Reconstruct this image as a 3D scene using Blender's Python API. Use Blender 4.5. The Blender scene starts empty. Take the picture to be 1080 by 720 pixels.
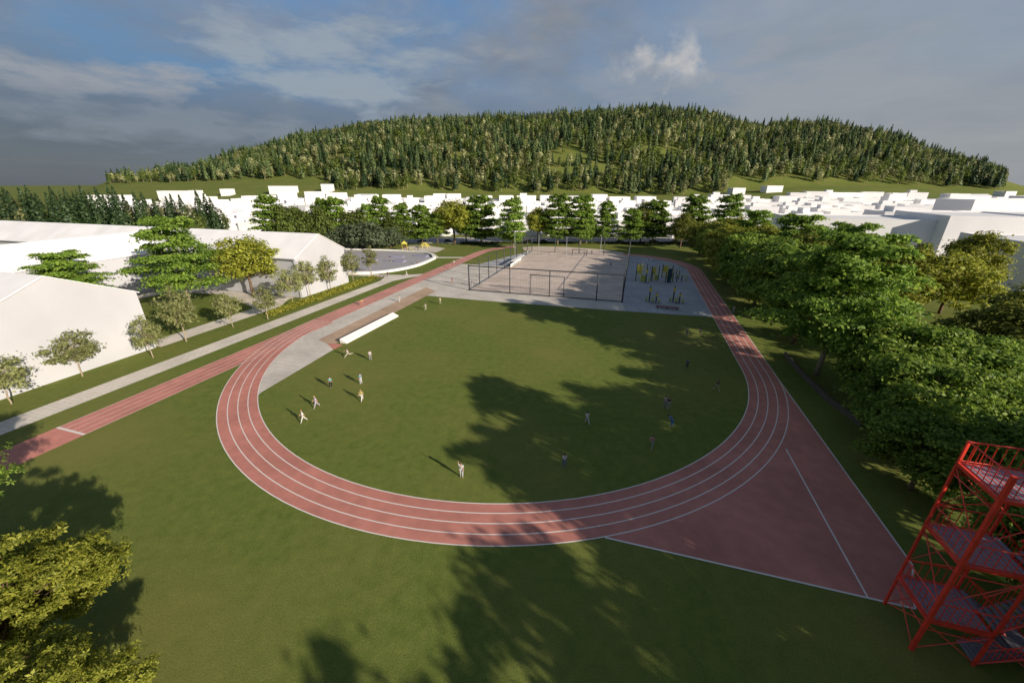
import bpy, bmesh, math, random
import numpy as np
from mathutils import Vector, Matrix
PI = math.pi
R = math.radians
scene = bpy.context.scene
COL = scene.collection
rng = np.random.default_rng(7)
random.seed(7)

# ------------------------------------------------------------------ frame of the place
F, CX, CY, Y0, H = 412.0, 540.0, 360.0, 194.0, 28.0
TILT = math.atan((CY - Y0) / F)
DX, DY = math.sin(R(16.9)), math.cos(R(16.9))          # the track's long axis


def W(n, t):                                           # track frame -> world
    return (n * DY + t * DX, -n * DX + t * DY)


def at(x, y, z=0.0):                                   # survey helper: photo point -> point on level z
    u = (x - CX) / F
    v = -(y - CY) / F
    k = (H - z) / (math.sin(TILT) - v * math.cos(TILT))
    return (u * k, (math.cos(TILT) + v * math.sin(TILT)) * k)


def proj(X, Y, Z):
    d = Y * math.cos(TILT) - (Z - H) * math.sin(TILT)
    up = Y * math.sin(TILT) + (Z - H) * math.cos(TILT)
    return CX + F * X / d, CY - F * up / d


# ------------------------------------------------------------------ materials
MATS = {}


def mat(name, col, rough=0.8, var=0.12, scale=3.0, metal=0.0, bump=0.0, spec=0.3):
    if name in MATS:
        return MATS[name]
    m = bpy.data.materials.new(name)
    m.use_nodes = True
    nt = m.node_tree
    b = nt.nodes['Principled BSDF']
    b.inputs['Roughness'].default_value = rough
    b.inputs['Metallic'].default_value = metal
    b.inputs['Specular IOR Level'].default_value = spec
    tc = nt.nodes.new('ShaderNodeTexCoord')
    nz = nt.nodes.new('ShaderNodeTexNoise')
    nz.inputs['Scale'].default_value = scale
    nz.inputs['Detail'].default_value = 6
    nt.links.new(tc.outputs['Object'], nz.inputs['Vector'])
    rp = nt.nodes.new('ShaderNodeValToRGB')
    rp.color_ramp.elements[0].position = 0.3
    rp.color_ramp.elements[1].position = 0.7
    rp.color_ramp.elements[0].color = [max(0, c * (1 - var)) for c in col] + [1]
    rp.color_ramp.elements[1].color = [min(1, c * (1 + var)) for c in col] + [1]
    nt.links.new(nz.outputs['Fac'], rp.inputs['Fac'])
    nt.links.new(rp.outputs['Color'], b.inputs['Base Color'])
    if bump:
        bp = nt.nodes.new('ShaderNodeBump')
        bp.inputs['Strength'].default_value = bump
        bp.inputs['Distance'].default_value = 0.05
        nt.links.new(nz.outputs['Fac'], bp.inputs['Height'])
        nt.links.new(bp.outputs['Normal'], b.inputs['Normal'])
    MATS[name] = m
    return m


def leaf_mat(name, c0, c1, trans=0.5):
    if name in MATS:
        return MATS[name]
    m = bpy.data.materials.new(name)
    m.use_nodes = True
    nt = m.node_tree
    b = nt.nodes['Principled BSDF']
    b.inputs['Roughness'].default_value = 0.55
    b.inputs['Specular IOR Level'].default_value = 0.25
    g = nt.nodes.new('ShaderNodeNewGeometry')
    oi = nt.nodes.new('ShaderNodeObjectInfo')
    rp = nt.nodes.new('ShaderNodeValToRGB')
    rp.color_ramp.elements[0].color = list(c0) + [1]
    rp.color_ramp.elements[1].color = list(c1) + [1]
    nt.links.new(g.outputs['Random Per Island'], rp.inputs['Fac'])
    hs = nt.nodes.new('ShaderNodeHueSaturation')
    mr = nt.nodes.new('ShaderNodeMapRange')
    mr.inputs['To Min'].default_value = 0.82
    mr.inputs['To Max'].default_value = 1.18
    nt.links.new(oi.outputs['Random'], mr.inputs['Value'])
    nt.links.new(mr.outputs['Result'], hs.inputs['Value'])
    nt.links.new(rp.outputs['Color'], hs.inputs['Color'])
    nt.links.new(hs.outputs['Color'], b.inputs['Base Color'])
    tr = nt.nodes.new('ShaderNodeBsdfTranslucent')
    nt.links.new(hs.outputs['Color'], tr.inputs['Color'])
    mx = nt.nodes.new('ShaderNodeMixShader')
    mx.inputs['Fac'].default_value = trans
    nt.links.new(b.outputs[0], mx.inputs[1])
    nt.links.new(tr.outputs[0], mx.inputs[2])
    nt.links.new(mx.outputs[0], nt.nodes['Material Output'].inputs['Surface'])
    MATS[name] = m
    return m


def grass_mat(name, dark, light, dry, far=False):
    m = bpy.data.materials.new(name)
    m.use_nodes = True
    nt = m.node_tree
    L = nt.links.new
    b = nt.nodes['Principled BSDF']
    b.inputs['Roughness'].default_value = 0.9
    b.inputs['Specular IOR Level'].default_value = 0.1
    tc = nt.nodes.new('ShaderNodeTexCoord')

    def noise(s, d=6, r=0.6):
        n = nt.nodes.new('ShaderNodeTexNoise')
        n.inputs['Scale'].default_value = s
        n.inputs['Detail'].default_value = d
        n.inputs['Roughness'].default_value = r
        L(tc.outputs['Object'], n.inputs['Vector'])
        return n
    big, mid, fine = noise(0.045, 5), noise(0.9, 6, 0.7), noise(9.0, 4, 0.75)
    r1 = nt.nodes.new('ShaderNodeValToRGB')
    r1.color_ramp.elements[0].position = 0.3
    r1.color_ramp.elements[1].position = 0.72
    r1.color_ramp.elements[0].color = list(dark) + [1]
    r1.color_ramp.elements[1].color = list(light) + [1]
    L(mid.outputs['Fac'], r1.inputs['Fac'])
    mx = nt.nodes.new('ShaderNodeMixRGB')
    r2 = nt.nodes.new('ShaderNodeValToRGB')
    r2.color_ramp.elements[0].position = 0.45
    r2.color_ramp.elements[1].position = 0.75
    L(big.outputs['Fac'], r2.inputs['Fac'])
    L(r2.outputs['Color'], mx.inputs['Fac'])
    L(r1.outputs['Color'], mx.inputs['Color1'])
    mx.inputs['Color2'].default_value = list(dry) + [1]
    mf = nt.nodes.new('ShaderNodeMapRange')
    mf.inputs['From Min'].default_value = 0.3
    mf.inputs['From Max'].default_value = 0.7
    mf.inputs['To Min'].default_value = 0.72
    mf.inputs['To Max'].default_value = 1.28
    L(fine.outputs['Fac'], mf.inputs['Value'])
    mu = nt.nodes.new('ShaderNodeMixRGB')
    mu.blend_type = 'MULTIPLY'
    mu.inputs['Fac'].default_value = 1
    L(mx.outputs['Color'], mu.inputs['Color1'])
    L(mf.outputs['Result'], mu.inputs['Color2'])
    L(mu.outputs['Color'], b.inputs['Base Color'])
    bp = nt.nodes.new('ShaderNodeBump')
    bp.inputs['Strength'].default_value = 0.5
    bp.inputs['Distance'].default_value = 0.08
    L(fine.outputs['Fac'], bp.inputs['Height'])
    L(bp.outputs['Normal'], b.inputs['Normal'])
    return m


M_GRASS = grass_mat('lawn grass', (0.105, 0.142, 0.028), (0.178, 0.202, 0.045), (0.205, 0.196, 0.054))
M_TRACK = mat('red running surface', (0.56, 0.225, 0.175), 0.9, 0.10, 0.8, bump=0.1)
M_SAND = mat('tan sand', (0.50, 0.35, 0.24), 0.95, 0.10, 0.7)
M_COURT = mat('sandy court surface', (0.60, 0.49, 0.41), 0.95, 0.08, 0.35)
M_CONC = mat('pale concrete', (0.64, 0.575, 0.495), 0.9, 0.07, 1.3, bump=0.05)
M_PATH = mat('light path paving', (0.76, 0.68, 0.58), 0.9, 0.06, 2.0)
M_PAVE = mat('blue grey paving', (0.42, 0.42, 0.43), 0.9, 0.08, 0.7)
M_PLAZA = mat('plaza concrete', (0.36, 0.34, 0.35), 0.9, 0.08, 0.6)
M_ASPH = mat('pale asphalt', (0.30, 0.30, 0.31), 0.95, 0.12, 1.0)
M_CITY = mat('pale town ground', (0.70, 0.67, 0.64), 0.95, 0.06, 0.06)
M_LINE = mat('white line paint', (0.80, 0.72, 0.66), 0.7, 0.05, 4)
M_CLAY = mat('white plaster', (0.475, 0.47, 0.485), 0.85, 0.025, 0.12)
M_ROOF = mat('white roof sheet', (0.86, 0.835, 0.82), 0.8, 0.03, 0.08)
M_GUT = mat('grey gutter metal', (0.35, 0.35, 0.36), 0.5, 0.1, 4)
M_HOUSE = mat('white house render', (0.82, 0.80, 0.785), 0.85, 0.03, 0.15)
M_WHITE = mat('white painted board', (0.84, 0.80, 0.75), 0.6, 0.03, 0.8)
M_RED = mat('red painted steel', (0.80, 0.055, 0.028), 0.45, 0.2, 1.5, spec=0.5)
M_GRATE = mat('grey floor grating', (0.26, 0.26, 0.30), 0.7, 0.2, 6)
M_STEEL = mat('dark grey steel', (0.05, 0.055, 0.06), 0.5, 0.15, 4)
M_LSTEEL = mat('grey galvanised steel', (0.32, 0.33, 0.34), 0.5, 0.1, 4)
M_YEL = mat('yellow powder coat', (0.62, 0.54, 0.10), 0.5, 0.1, 4)
M_LIME = mat('lime powder coat', (0.42, 0.50, 0.12), 0.5, 0.1, 4)
M_TEAL = mat('dark teal panel', (0.02, 0.06, 0.08), 0.5, 0.1, 4)
M_BLACK = mat('black rubber', (0.02, 0.02, 0.02), 0.8, 0.1, 5)
M_WOOD = mat('red brown wood', (0.25, 0.08, 0.05), 0.7, 0.2, 3)
M_GLASS = mat('dark car glass', (0.02, 0.025, 0.03), 0.1, 0.05, 2, spec=0.6)
M_LAMP = mat('clear headlight', (0.75, 0.75, 0.72), 0.2, 0.02, 3)
M_BARK = mat('brown bark', (0.14, 0.09, 0.055), 0.95, 0.25, 4, bump=0.4)
M_BARKL = mat('pale bark', (0.34, 0.27, 0.19), 0.95, 0.2, 4, bump=0.3)
LF = {
    'broad': leaf_mat('broad green leaf', (0.070, 0.150, 0.018), (0.400, 0.520, 0.085)),
    'yellow': leaf_mat('yellow green leaf', (0.130, 0.165, 0.014), (0.520, 0.520, 0.080)),
    'olive': leaf_mat('olive leaf', (0.085, 0.115, 0.016), (0.340, 0.350, 0.060)),
    'layer': leaf_mat('cedar leaf', (0.065, 0.145, 0.020), (0.350, 0.480, 0.075)),
    'young': leaf_mat('young tree leaf', (0.190, 0.220, 0.075), (0.470, 0.480, 0.200)),
    'dark': leaf_mat('dark bush leaf', (0.045, 0.080, 0.018), (0.260, 0.310, 0.070)),
    'grey': leaf_mat('grey green leaf', (0.080, 0.115, 0.060), (0.200, 0.240, 0.135)),
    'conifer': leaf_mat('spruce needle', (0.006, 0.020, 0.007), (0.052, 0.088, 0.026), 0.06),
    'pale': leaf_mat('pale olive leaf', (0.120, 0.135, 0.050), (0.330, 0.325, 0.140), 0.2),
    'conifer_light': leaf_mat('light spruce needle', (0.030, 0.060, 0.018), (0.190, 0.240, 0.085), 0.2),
    'pale_light': leaf_mat('light olive leaf', (0.200, 0.220, 0.090), (0.560, 0.550, 0.280), 0.3),
    'hedge': leaf_mat('yellow hedge leaf', (0.26, 0.28, 0.035), (0.52, 0.50, 0.09)),
}


def joints_on(m, wd, ht, dark=0.86):
    nt = m.node_tree
    b = nt.nodes['Principled BSDF']
    src = b.inputs['Base Color'].links[0].from_socket
    tc = nt.nodes.new('ShaderNodeTexCoord')
    mp = nt.nodes.new('ShaderNodeMapping')
    mp.inputs['Rotation'].default_value = (0, 0, R(16.9))
    nt.links.new(tc.outputs['Object'], mp.inputs['Vector'])
    bk = nt.nodes.new('ShaderNodeTexBrick')
    bk.inputs['Scale'].default_value = 1
    bk.inputs['Brick Width'].default_value = wd
    bk.inputs['Row Height'].default_value = ht
    bk.inputs['Mortar Size'].default_value = 0.03
    bk.inputs['Color1'].default_value = (1, 1, 1, 1)
    bk.inputs['Color2'].default_value = (0.93, 0.93, 0.93, 1)
    bk.inputs['Mortar'].default_value = (dark - 0.15, dark - 0.15, dark - 0.15, 1)
    nt.links.new(mp.outputs['Vector'], bk.inputs['Vector'])
    big = nt.nodes.new('ShaderNodeTexNoise')
    big.inputs['Scale'].default_value = 0.16
    big.inputs['Detail'].default_value = 7
    nt.links.new(tc.outputs['Object'], big.inputs['Vector'])
    rr = nt.nodes.new('ShaderNodeMapRange')
    rr.inputs['From Min'].default_value = 0.35
    rr.inputs['From Max'].default_value = 0.65
    rr.inputs['To Min'].default_value = dark
    rr.inputs['To Max'].default_value = 1.06
    nt.links.new(big.outputs['Fac'], rr.inputs['Value'])
    out = src
    for q in ([bk.outputs['Color']] if wd else []) + [rr.outputs['Result']]:
        mu = nt.nodes.new('ShaderNodeMixRGB')
        mu.blend_type = 'MULTIPLY'
        mu.inputs['Fac'].default_value = 1
        nt.links.new(out, mu.inputs['Color1'])
        nt.links.new(q, mu.inputs['Color2'])
        out = mu.outputs['Color']
    nt.links.new(out, b.inputs['Base Color'])


joints_on(M_PATH, 1.2, 0.6)
joints_on(M_CONC, 2.4, 1.2)
joints_on(M_PAVE, 2.4, 2.4)
for q in (M_TRACK, M_COURT, M_SAND, M_ROOF, M_CLAY):
    joints_on(q, 0, 0, 0.97 if q in (M_ROOF, M_CLAY) else 0.84)

# ------------------------------------------------------------------ mesh helpers
class MB:
    def __init__(s):
        s.v, s.f = [], []

    def add(s, vs, fs):
        o = len(s.v)
        s.v.extend(tuple(p) for p in vs)
        s.f.extend(tuple(i + o for i in f) for f in fs)
        return s

    def box(s, x0, x1, y0, y1, z0, z1, M=None):
        vs = [(x, y, z) for z in (z0, z1) for y in (y0, y1) for x in (x0, x1)]
        if M is not None:
            vs = [M @ Vector(p) for p in vs]
        return s.add(vs, [(0, 2, 3, 1), (4, 5, 7, 6), (0, 1, 5, 4), (2, 6, 7, 3), (0, 4, 6, 2), (1, 3, 7, 5)])

    def tube(s, pts, rads, seg=8, cap=True):
        if not hasattr(rads, '__len__'):
            rads = [rads] * len(pts)
        pts = [Vector(p) for p in pts]
        o = len(s.v)
        for i, p in enumerate(pts):
            d = (pts[min(i + 1, len(pts) - 1)] - pts[max(i - 1, 0)])
            if d.length < 1e-9:
                d = Vector((0, 0, 1))
            d.normalize()
            a = d.cross(Vector((0, 0, 1)) if abs(d.z) < 0.95 else Vector((1, 0, 0))).normalized()
            b = d.cross(a)
            for k in range(seg):
                w = 2 * PI * k / seg
                s.v.append(tuple(p + (a * math.cos(w) + b * math.sin(w)) * rads[i]))
        for i in range(len(pts) - 1):
            for k in range(seg):
                k2 = (k + 1) % seg
                s.f.append((o + i * seg + k, o + i * seg + k2, o + (i + 1) * seg + k2, o + (i + 1) * seg + k))
        if cap:
            s.f.append(tuple(o + k for k in range(seg))[::-1])
            e = o + (len(pts) - 1) * seg
            s.f.append(tuple(e + k for k in range(seg)))
        return s

    def bar(s, a, b, w):                               # square bar
        return s.tube([a, b], w * 0.7071, 4)

    def prism(s, poly, z0, z1):                        # poly: CCW list of (x,y)
        n = len(poly)
        return s.add([(x, y, z0) for x, y in poly] + [(x, y, z1) for x, y in poly],
                     [tuple(range(n))[::-1], tuple(range(n, 2 * n))] +
                     [(i, (i + 1) % n, n + (i + 1) % n, n + i) for i in range(n)])

    def build(s, name, m, parent=None, smooth=False, bevel=0.0, loc=None):
        me = bpy.data.meshes.new(name)
        me.from_pydata(s.v, [], s.f)
        bm = bmesh.new()
        bm.from_mesh(me)
        bmesh.ops.recalc_face_normals(bm, faces=bm.faces)
        if bevel:
            bmesh.ops.bevel(bm, geom=list(bm.edges), offset=bevel, segments=2, affect='EDGES', clamp_overlap=True)
        bm.to_mesh(me)
        bm.free()
        return link(name, me, m, parent, smooth, loc)


def link(name, me, m, parent=None, smooth=False, loc=None):
    for q in (m if isinstance(m, (list, tuple)) else [m]):
        me.materials.append(q)
    if smooth:
        me.polygons.foreach_set('use_smooth', [True] * len(me.polygons))
    o = bpy.data.objects.new(name, me)
    COL.objects.link(o)
    if parent is not None:
        o.parent = parent
    if loc is not None:
        o.location = loc
    return o


def np_mesh(name, V, Q):                               # verts (n,3), quads or tris (m,k)
    me = bpy.data.meshes.new(name)
    V = np.asarray(V, np.float32)
    Q = np.asarray(Q, np.int32)
    k = Q.shape[1]
    me.vertices.add(len(V))
    me.vertices.foreach_set('co', V.ravel())
    me.loops.add(Q.size)
    me.loops.foreach_set('vertex_index', Q.ravel())
    me.polygons.add(len(Q))
    me.polygons.foreach_set('loop_start', np.arange(0, Q.size, k, dtype=np.int32))
    me.polygons.foreach_set('loop_total', np.full(len(Q), k, np.int32))
    me.update(calc_edges=True)
    return me


def tag(o, label=None, cat=None, group=None, kind=None):
    if label:
        o['label'] = label
    if cat:
        o['category'] = cat
    if group:
        o['group'] = group
    if kind:
        o['kind'] = kind
    return o


def empty(name, loc, rz=0.0, label=None, cat=None, group=None, s=1.0):
    o = bpy.data.objects.new(name, None)
    o.empty_display_size = 0.3
    COL.objects.link(o)
    o.location = loc
    o.rotation_euler = (0, 0, rz)
    o.scale = (s, s, s) if not hasattr(s, '__len__') else s
    return tag(o, label, cat, group)


KIDS = {}


def kids(o):
    return [c for c in o.children]


def copy_tree(o, parent=None):
    c = o.copy()
    COL.objects.link(c)
    c.parent = parent
    for ch in o.children:
        copy_tree(ch, c)
    return c


# ------------------------------------------------------------------ terrain
_px = np.array([-300, 20, 70, 118, 200, 260, 343, 420, 500, 560, 620, 690, 740, 790, 815, 850, 920, 960, 1010, 1053, 1110, 1200, 1500], float)
_top = np.array([0, 0, 0, 183, 177, 160, 139, 127, 124, 123, 117, 113, 120, 134, 128, 129, 141, 154, 169, 182, 0, 0, 0], float)
_low = np.array([0, 0, 0, 194, 191, 188, 190, 200, 201, 203, 203, 205, 204, 201, 198, 195, 194, 195.5, 197.5, 199, 0, 0, 0], float)
_ye = np.array([600, 600, 600, 620, 620, 610, 560, 480, 480, 480, 480, 480, 480, 490, 500, 510, 520, 520, 520, 520, 520, 520, 520], float)
_yr = np.array([800, 800, 800, 800, 820, 840, 850, 850, 850, 850, 860, 860, 850, 840, 830, 800, 760, 730, 700, 660, 640, 640, 640], float)


def _zray(y, Y):
    v = (CY - y) / F
    return H + Y * (v * math.cos(TILT) - math.sin(TILT)) / (math.cos(TILT) + v * math.sin(TILT))


_ze = np.array([_zray(l, e) if l else 0 for l, e in zip(_low, _ye)])
_zr = np.array([_zray(t + 7.0, r) if t else 0 for t, r in zip(_top, _yr)])
_ze[-3], _zr[-3] = 12, 14
_ze[2], _zr[2] = 6, 8
_u = (_px - 540) / F * math.cos(TILT)


def hill(X, Y):
    X = np.asarray(X, float)
    Y = np.asarray(Y, float)
    Ys = np.maximum(Y, 60)
    u = X / Ys
    ye, yr, ze, zr = (np.interp(u, _u, q) for q in (_ye, _yr, _ze, _zr))
    a = np.clip((Y - 240) / (ye - 240), 0, 1) ** 1.25 * ze
    s = np.clip((Y - ye) / (yr - ye), 0, 1)
    b = ze + (zr - ze) * (1 - (1 - s) ** 1.25)
    c = zr * np.exp(-(np.maximum(Y - yr, 0) / 320) ** 2)
    z = np.where(Y < ye, a, np.where(Y < yr, b, c))
    return np.where(Y <= 240, 0, z)


gx = np.r_[-9000, -6000, -4000, -2600, -1800, -1300, np.arange(-1000, 1201, 12), 1500, 2000, 2800, 4000, 6000, 9000]
gy = np.r_[-1500, -600, -240, np.arange(-120, 240, 24), np.arange(240, 1201, 12), 1300, 1450, 1700, 2200, 3000, 4200, 6000, 9000]
GX, GY = np.meshgrid(gx, gy)
GZ = hill(GX, GY)
ni, nj = GX.shape
idx = np.arange(ni * nj).reshape(ni, nj)
GQ = np.stack([idx[:-1, :-1], idx[:-1, 1:], idx[1:, 1:], idx[1:, :-1]], -1).reshape(-1, 4)
GV = np.stack([GX, GY, GZ], -1).reshape(-1, 3)
g = link('ground', np_mesh('ground', GV, GQ), M_GRASS, smooth=True)
tag(g, kind='structure')
# pale town ground, 10 cm above the meadow
cxy = GV[GQ].mean(1)
cu = cxy[:, 0] / np.maximum(cxy[:, 1], 60)
ylim = np.interp((cu / math.cos(TILT)) * F + CX, [-400, 120, 200, 330, 420, 760, 860, 1080, 1400], [330, 380, 410, 415, 415, 412, 415, 420, 420])
townmask = (cxy[:, 1] > 240) & (cxy[:, 1] < ylim) & (cu > -1.05) & (cu < 1.7)
townmask |= (cxy[:, 0] > 150) & (cxy[:, 1] > 40) & (cxy[:, 1] <= 240) & (cxy[:, 0] < 700)
tq = GQ[townmask]
us, inv = np.unique(tq.ravel(), return_inverse=True)
TV = GV[us].copy()
TV[:, 2] += 0.1
o = link('town_ground', np_mesh('town_ground', TV, inv.reshape(-1, 4)), M_CITY, smooth=True)
tag(o, kind='structure')


def hz(X, Y):
    return float(hill(X, Y))


# ------------------------------------------------------------------ flat surfaces of the sports ground
def sheet(name, polys, z, m):
    """polys: list of (n,t) rings; each becomes one n-gon on level z."""
    b = MB()
    for p in polys:
        b.add([(*W(*q), z) for q in p], [tuple(range(len(p)))])
    me = bpy.data.meshes.new(name)
    me.from_pydata(b.v, [], b.f)
    bm = bmesh.new()
    bm.from_mesh(me)
    for f in bm.faces:
        if f.normal.z < 0:
            f.normal_flip()
    bmesh.ops.triangulate(bm, faces=[f for f in bm.faces if len(f.verts) > 4])
    bm.to_mesh(me)
    bm.free()
    o = link(name, me, m)
    return tag(o, kind='structure')


CN, CT, RI, RO = -21.2, 65.5, 40.35, 45.0            # near bend


def oval(off):                                       # lane curve at distance off outside the inner kerb; open at the far end
    r = RI + off
    P = []
    rr = 26 + off
    for a in np.linspace(R(84), 0, 30):
        P.append((CN + RI - 26 + rr * math.cos(a), 148 + rr * math.sin(a)))
    for t in np.linspace(148, CT, 30)[1:]:
        P.append((CN + r, t))
    for a in np.linspace(0, PI, 73)[1:]:
        P.append((CN + r * math.cos(a), CT - r * math.sin(a)))
    for t in np.linspace(CT, 160, 30)[1:]:
        P.append((CN - r, t))
    rr = 34 + off
    for a in np.linspace(0, R(42), 16)[1:]:
        P.append((CN - RI + 34 - rr * math.cos(a), 160 + rr * math.sin(a)))
    return P


def band(name, a, b, z, m, closed=True):
    A, B = oval(a), oval(b)
    n = len(A)
    quads = [[A[i], A[(i + 1) % n], B[(i + 1) % n], B[i]] for i in range(n if closed else n - 1)]
    return sheet(name, quads, z, m)


band('running_track', 0, RO - RI, 0.020, M_TRACK, closed=False)
lw = (RO - RI) / 4
b = MB()
for k in range(5):
    A, B = oval(k * lw - 0.055), oval(k * lw + 0.055)
    n = len(A)
    for i in range(n - 1):
        b.add([(*W(*q), 0.026) for q in (A[i], A[i + 1], B[i + 1], B[i])], [(3, 2, 1, 0)])


def nline(b, p, q, w, z):
    d = Vector((q[0] - p[0], q[1] - p[1])).normalized() * (w / 2)
    c = (-d.y, d.x)
    b.add([(*W(p[0] + c[0], p[1] + c[1]), z), (*W(p[0] - c[0], p[1] - c[1]), z), (*W(q[0] - c[0], q[1] - c[1]), z), (*W(q[0] + c[0], q[1] + c[1]), z)], [(0, 1, 2, 3)])


for k in range(5):
    n_ = -65.8 + k * 1.24
    nline(b, (n_, 22.8), (n_, 66), 0.075, 0.0225)
nline(b, (-65.9, 22.8), (-60.75, 22.8), 0.30, 0.024)
nline(b, (0.4, 25.95), (22.0, 26.2), 0.16, 0.024)    # edge of the red apron
nline(b, (22.0, 26.2), (24.0, 30.5), 0.14, 0.024)
nline(b, (23.95, 30.5), (23.75, 66), 0.14, 0.024)
nline(b, (19.2, 26.2), (19.2, 44.2), 0.14, 0.0255)
o = b.build('track_lines', M_LINE)
tag(o, kind='structure')
sheet('sprint_track', [[(-65.9, -30), (-60.7, -30), (-60.7, 66), (-65.9, 66)]], 0.014, M_TRACK)
arc = [(CN + RO * math.cos(a), CT - RO * math.sin(a)) for a in np.linspace(0, R(61), 40)]
sheet('track_apron', [[(23.85, 65.5)] + [(p[0] - 0.3, p[1] + 0.3) for p in arc] + [(0.5, 25.95), (22, 26.2), (23.95, 30.5)]], 0.014, M_TRACK)
sheet('footpath', [[(-74.5, -40), (-70.4, -40), (-70.2, 104), (-66.2, 113), (-66.2, 116), (-71, 112.8), (-76, 111.5), (-93, 109.3), (-93, 106.6), (-76, 108), (-74.2, 103)],
                   [(-84.6, 45), (-81.6, 45), (-81.6, 72), (-84.9, 78), (-89, 79.5), (-89, 77)]], 0.010, M_PATH)
sheet('courtyard_paving', [[(-127.9, 44.7), (-84.7, 44.7), (-84.7, 79.8), (-127.9, 79.8)]], 0.006, M_CONC)
sheet('courtyard_lawn', [[(-125, 47.2), (-86.4, 47.2), (-86.4, 69), (-106, 76.5), (-122, 74.5)]], 0.014, M_GRASS)
wt = np.r_[np.linspace(36.25, 65.5, 30), np.linspace(70, 136, 12), 53.2, 55.2, 56.3]
wt.sort()
wl = [CN - math.sqrt(max(0.0, (RI - 0.02) ** 2 - (CT - t) ** 2)) if t < CT else CN - RI + 0.02 for t in wt]
wr = [max(l, r) for l, r in zip(wl, np.interp(wt, [36.2, 53.2, 55.2, 56.3, 110, 136], [-49.2, -50.2, -53.2, -56.2, -55.8, -53.5]))]
sheet('concrete_wedge', [[(wl[i], wt[i]), (wr[i], wt[i]), (wr[i + 1], wt[i + 1]), (wl[i + 1], wt[i + 1])] for i in range(len(wt) - 1) if wt[i + 1] - wt[i] > 1e-6 and wr[i + 1] - wl[i + 1] > 0.05], 0.010, M_CONC)
sheet('sand_runway', [[(-56.35, 56.3), (-53.2, 55.3), (-51.8, 55.8), (-51.8, 91), (-51.8, 96.4), (-56.6, 100)]], 0.014, M_SAND)
sheet('takeoff_area', [[(-53.15, 55.1), (-50.2, 53.3), (-50.0, 55.6), (-51.8, 55.75)]], 0.014, M_TRACK)
sheet('court_apron', [[(-51.7, 91.4), (-33, 91.4), (0, 92.7), (19.1, 94.0), (19.1, 150), (15.5, 162), (6, 171.5), (-6, 174), (-44, 174), (-55, 136), (-56.5, 100)]], 0.008, M_PAVE)
sheet('concrete_margin', [[(-51.7, 91.45), (-33, 91.45), (0, 92.75), (-1.1, 100.2), (-43, 99.8), (-44, 136), (-55, 136), (-56.4, 100)]], 0.012, M_CONC)
sheet('sports_court', [[(-42.9, 100.1), (-1.2, 100.5), (-1.2, 172), (-4, 181), (-14, 187), (-32, 190), (-46, 187), (-50.5, 182), (-47, 174), (-42.9, 172)]], 0.016, M_COURT)
# faint court markings
b = MB()
for (p, q) in (((-38, 105), (-6, 105)), ((-38, 166), (-6, 166)), ((-38, 105), (-38, 166)), ((-6, 105), (-6, 166)), ((-38, 135.5), (-6, 135.5)), ((-22, 105), (-22, 166))):
    nline(b, p, q, 0.12, 0.021)
tag(b.build('court_lines', mat('worn court line', (0.66, 0.56, 0.49))), kind='structure')
sheet('skate_plaza', [[(-137, 136.5), (-93, 110.8), (-82, 112.6), (-77, 120), (-75.4, 128), (-76.6, 143), (-84, 151.6), (-100.4, 154.6), (-137, 150)]], 0.012, M_PLAZA)
sheet('play_pad', [[(-103, 158), (-104, 170), (-97, 175), (-84, 169), (-82.6, 157)]], 0.012, M_CONC)
sheet('plaza_path', [[(-83.5, 152.4), (-76.5, 144), (-66.2, 147.5), (-66.2, 149.8), (-76.3, 147), (-83, 155)]], 0.010, M_PATH)
# street behind the ground
b = MB()
b.add([(-140, 206, 0.012), (330, 206, 0.012), (330, 222, 0.012), (-140, 222, 0.012)], [(0, 1, 2, 3)])
tag(b.build('street', M_ASPH), kind='structure')
b = MB()
b.box(-140, 330, 222, 225.5, -0.2, 0.13)
b.box(-140, 330, 203.2, 206, -0.2, 0.13)
tag(b.build('pavement', M_CONC), kind='structure')
b = MB()
for k in range(58):
    b.add([(-136 + k * 8, 213.9, 0.017), (-133 + k * 8, 213.9, 0.017), (-133 + k * 8, 214.1, 0.017), (-136 + k * 8, 214.1, 0.017)], [(0, 1, 2, 3)])
tag(b.build('street_markings', M_LINE), kind='structure')


# ------------------------------------------------------------------ people
def skin(name, V, E, Rr, levels=1):
    me = bpy.data.meshes.new(name)
    me.from_pydata([tuple(v) for v in V], E, [])
    ob = bpy.data.objects.new(name, me)
    COL.objects.link(ob)
    md = ob.modifiers.new('s', 'SKIN')
    md.use_smooth_shade = True
    for i, r in enumerate(Rr):
        sv = me.skin_vertices[0].data[i]
        sv.radius = (r, r) if not hasattr(r, '__len__') else r
        sv.use_root = (i == 0)
    sb = ob.modifiers.new('b', 'SUBSURF')
    sb.levels = levels
    dg = bpy.context.evaluated_depsgraph_get()
    out = bpy.data.meshes.new_from_object(ob.evaluated_get(dg))
    out.name = name
    bpy.data.objects.remove(ob)
    bpy.data.meshes.remove(me)
    return out


def cloth(c):
    return mat('cloth %d %d %d' % tuple(int(v * 99) for v in c), c, 0.9, 0.08, 6)


M_SKIN = mat('skin', (0.48, 0.29, 0.20), 0.6, 0.05, 6)
POSES = {
    # (stride angle, knee bend rear, arm swing L, arm swing R, arm raise side, lean)
    'stand': (0.05, 0.05, 0.05, -0.05, 0.16, 0.0),
    'walk': (0.42, 0.35, -0.45, 0.45, 0.12, 0.04),
    'run': (0.80, 1.25, -0.9, 0.9, 0.14, 0.16),
    'wave': (0.06, 0.05, 0.05, 2.75, 0.20, 0.0),
    'bend': (0.16, 0.2, 0.6, 0.75, 0.12, 0.75),
    'reach': (0.25, 0.2, 1.2, 1.0, 0.2, 0.06),
}


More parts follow.
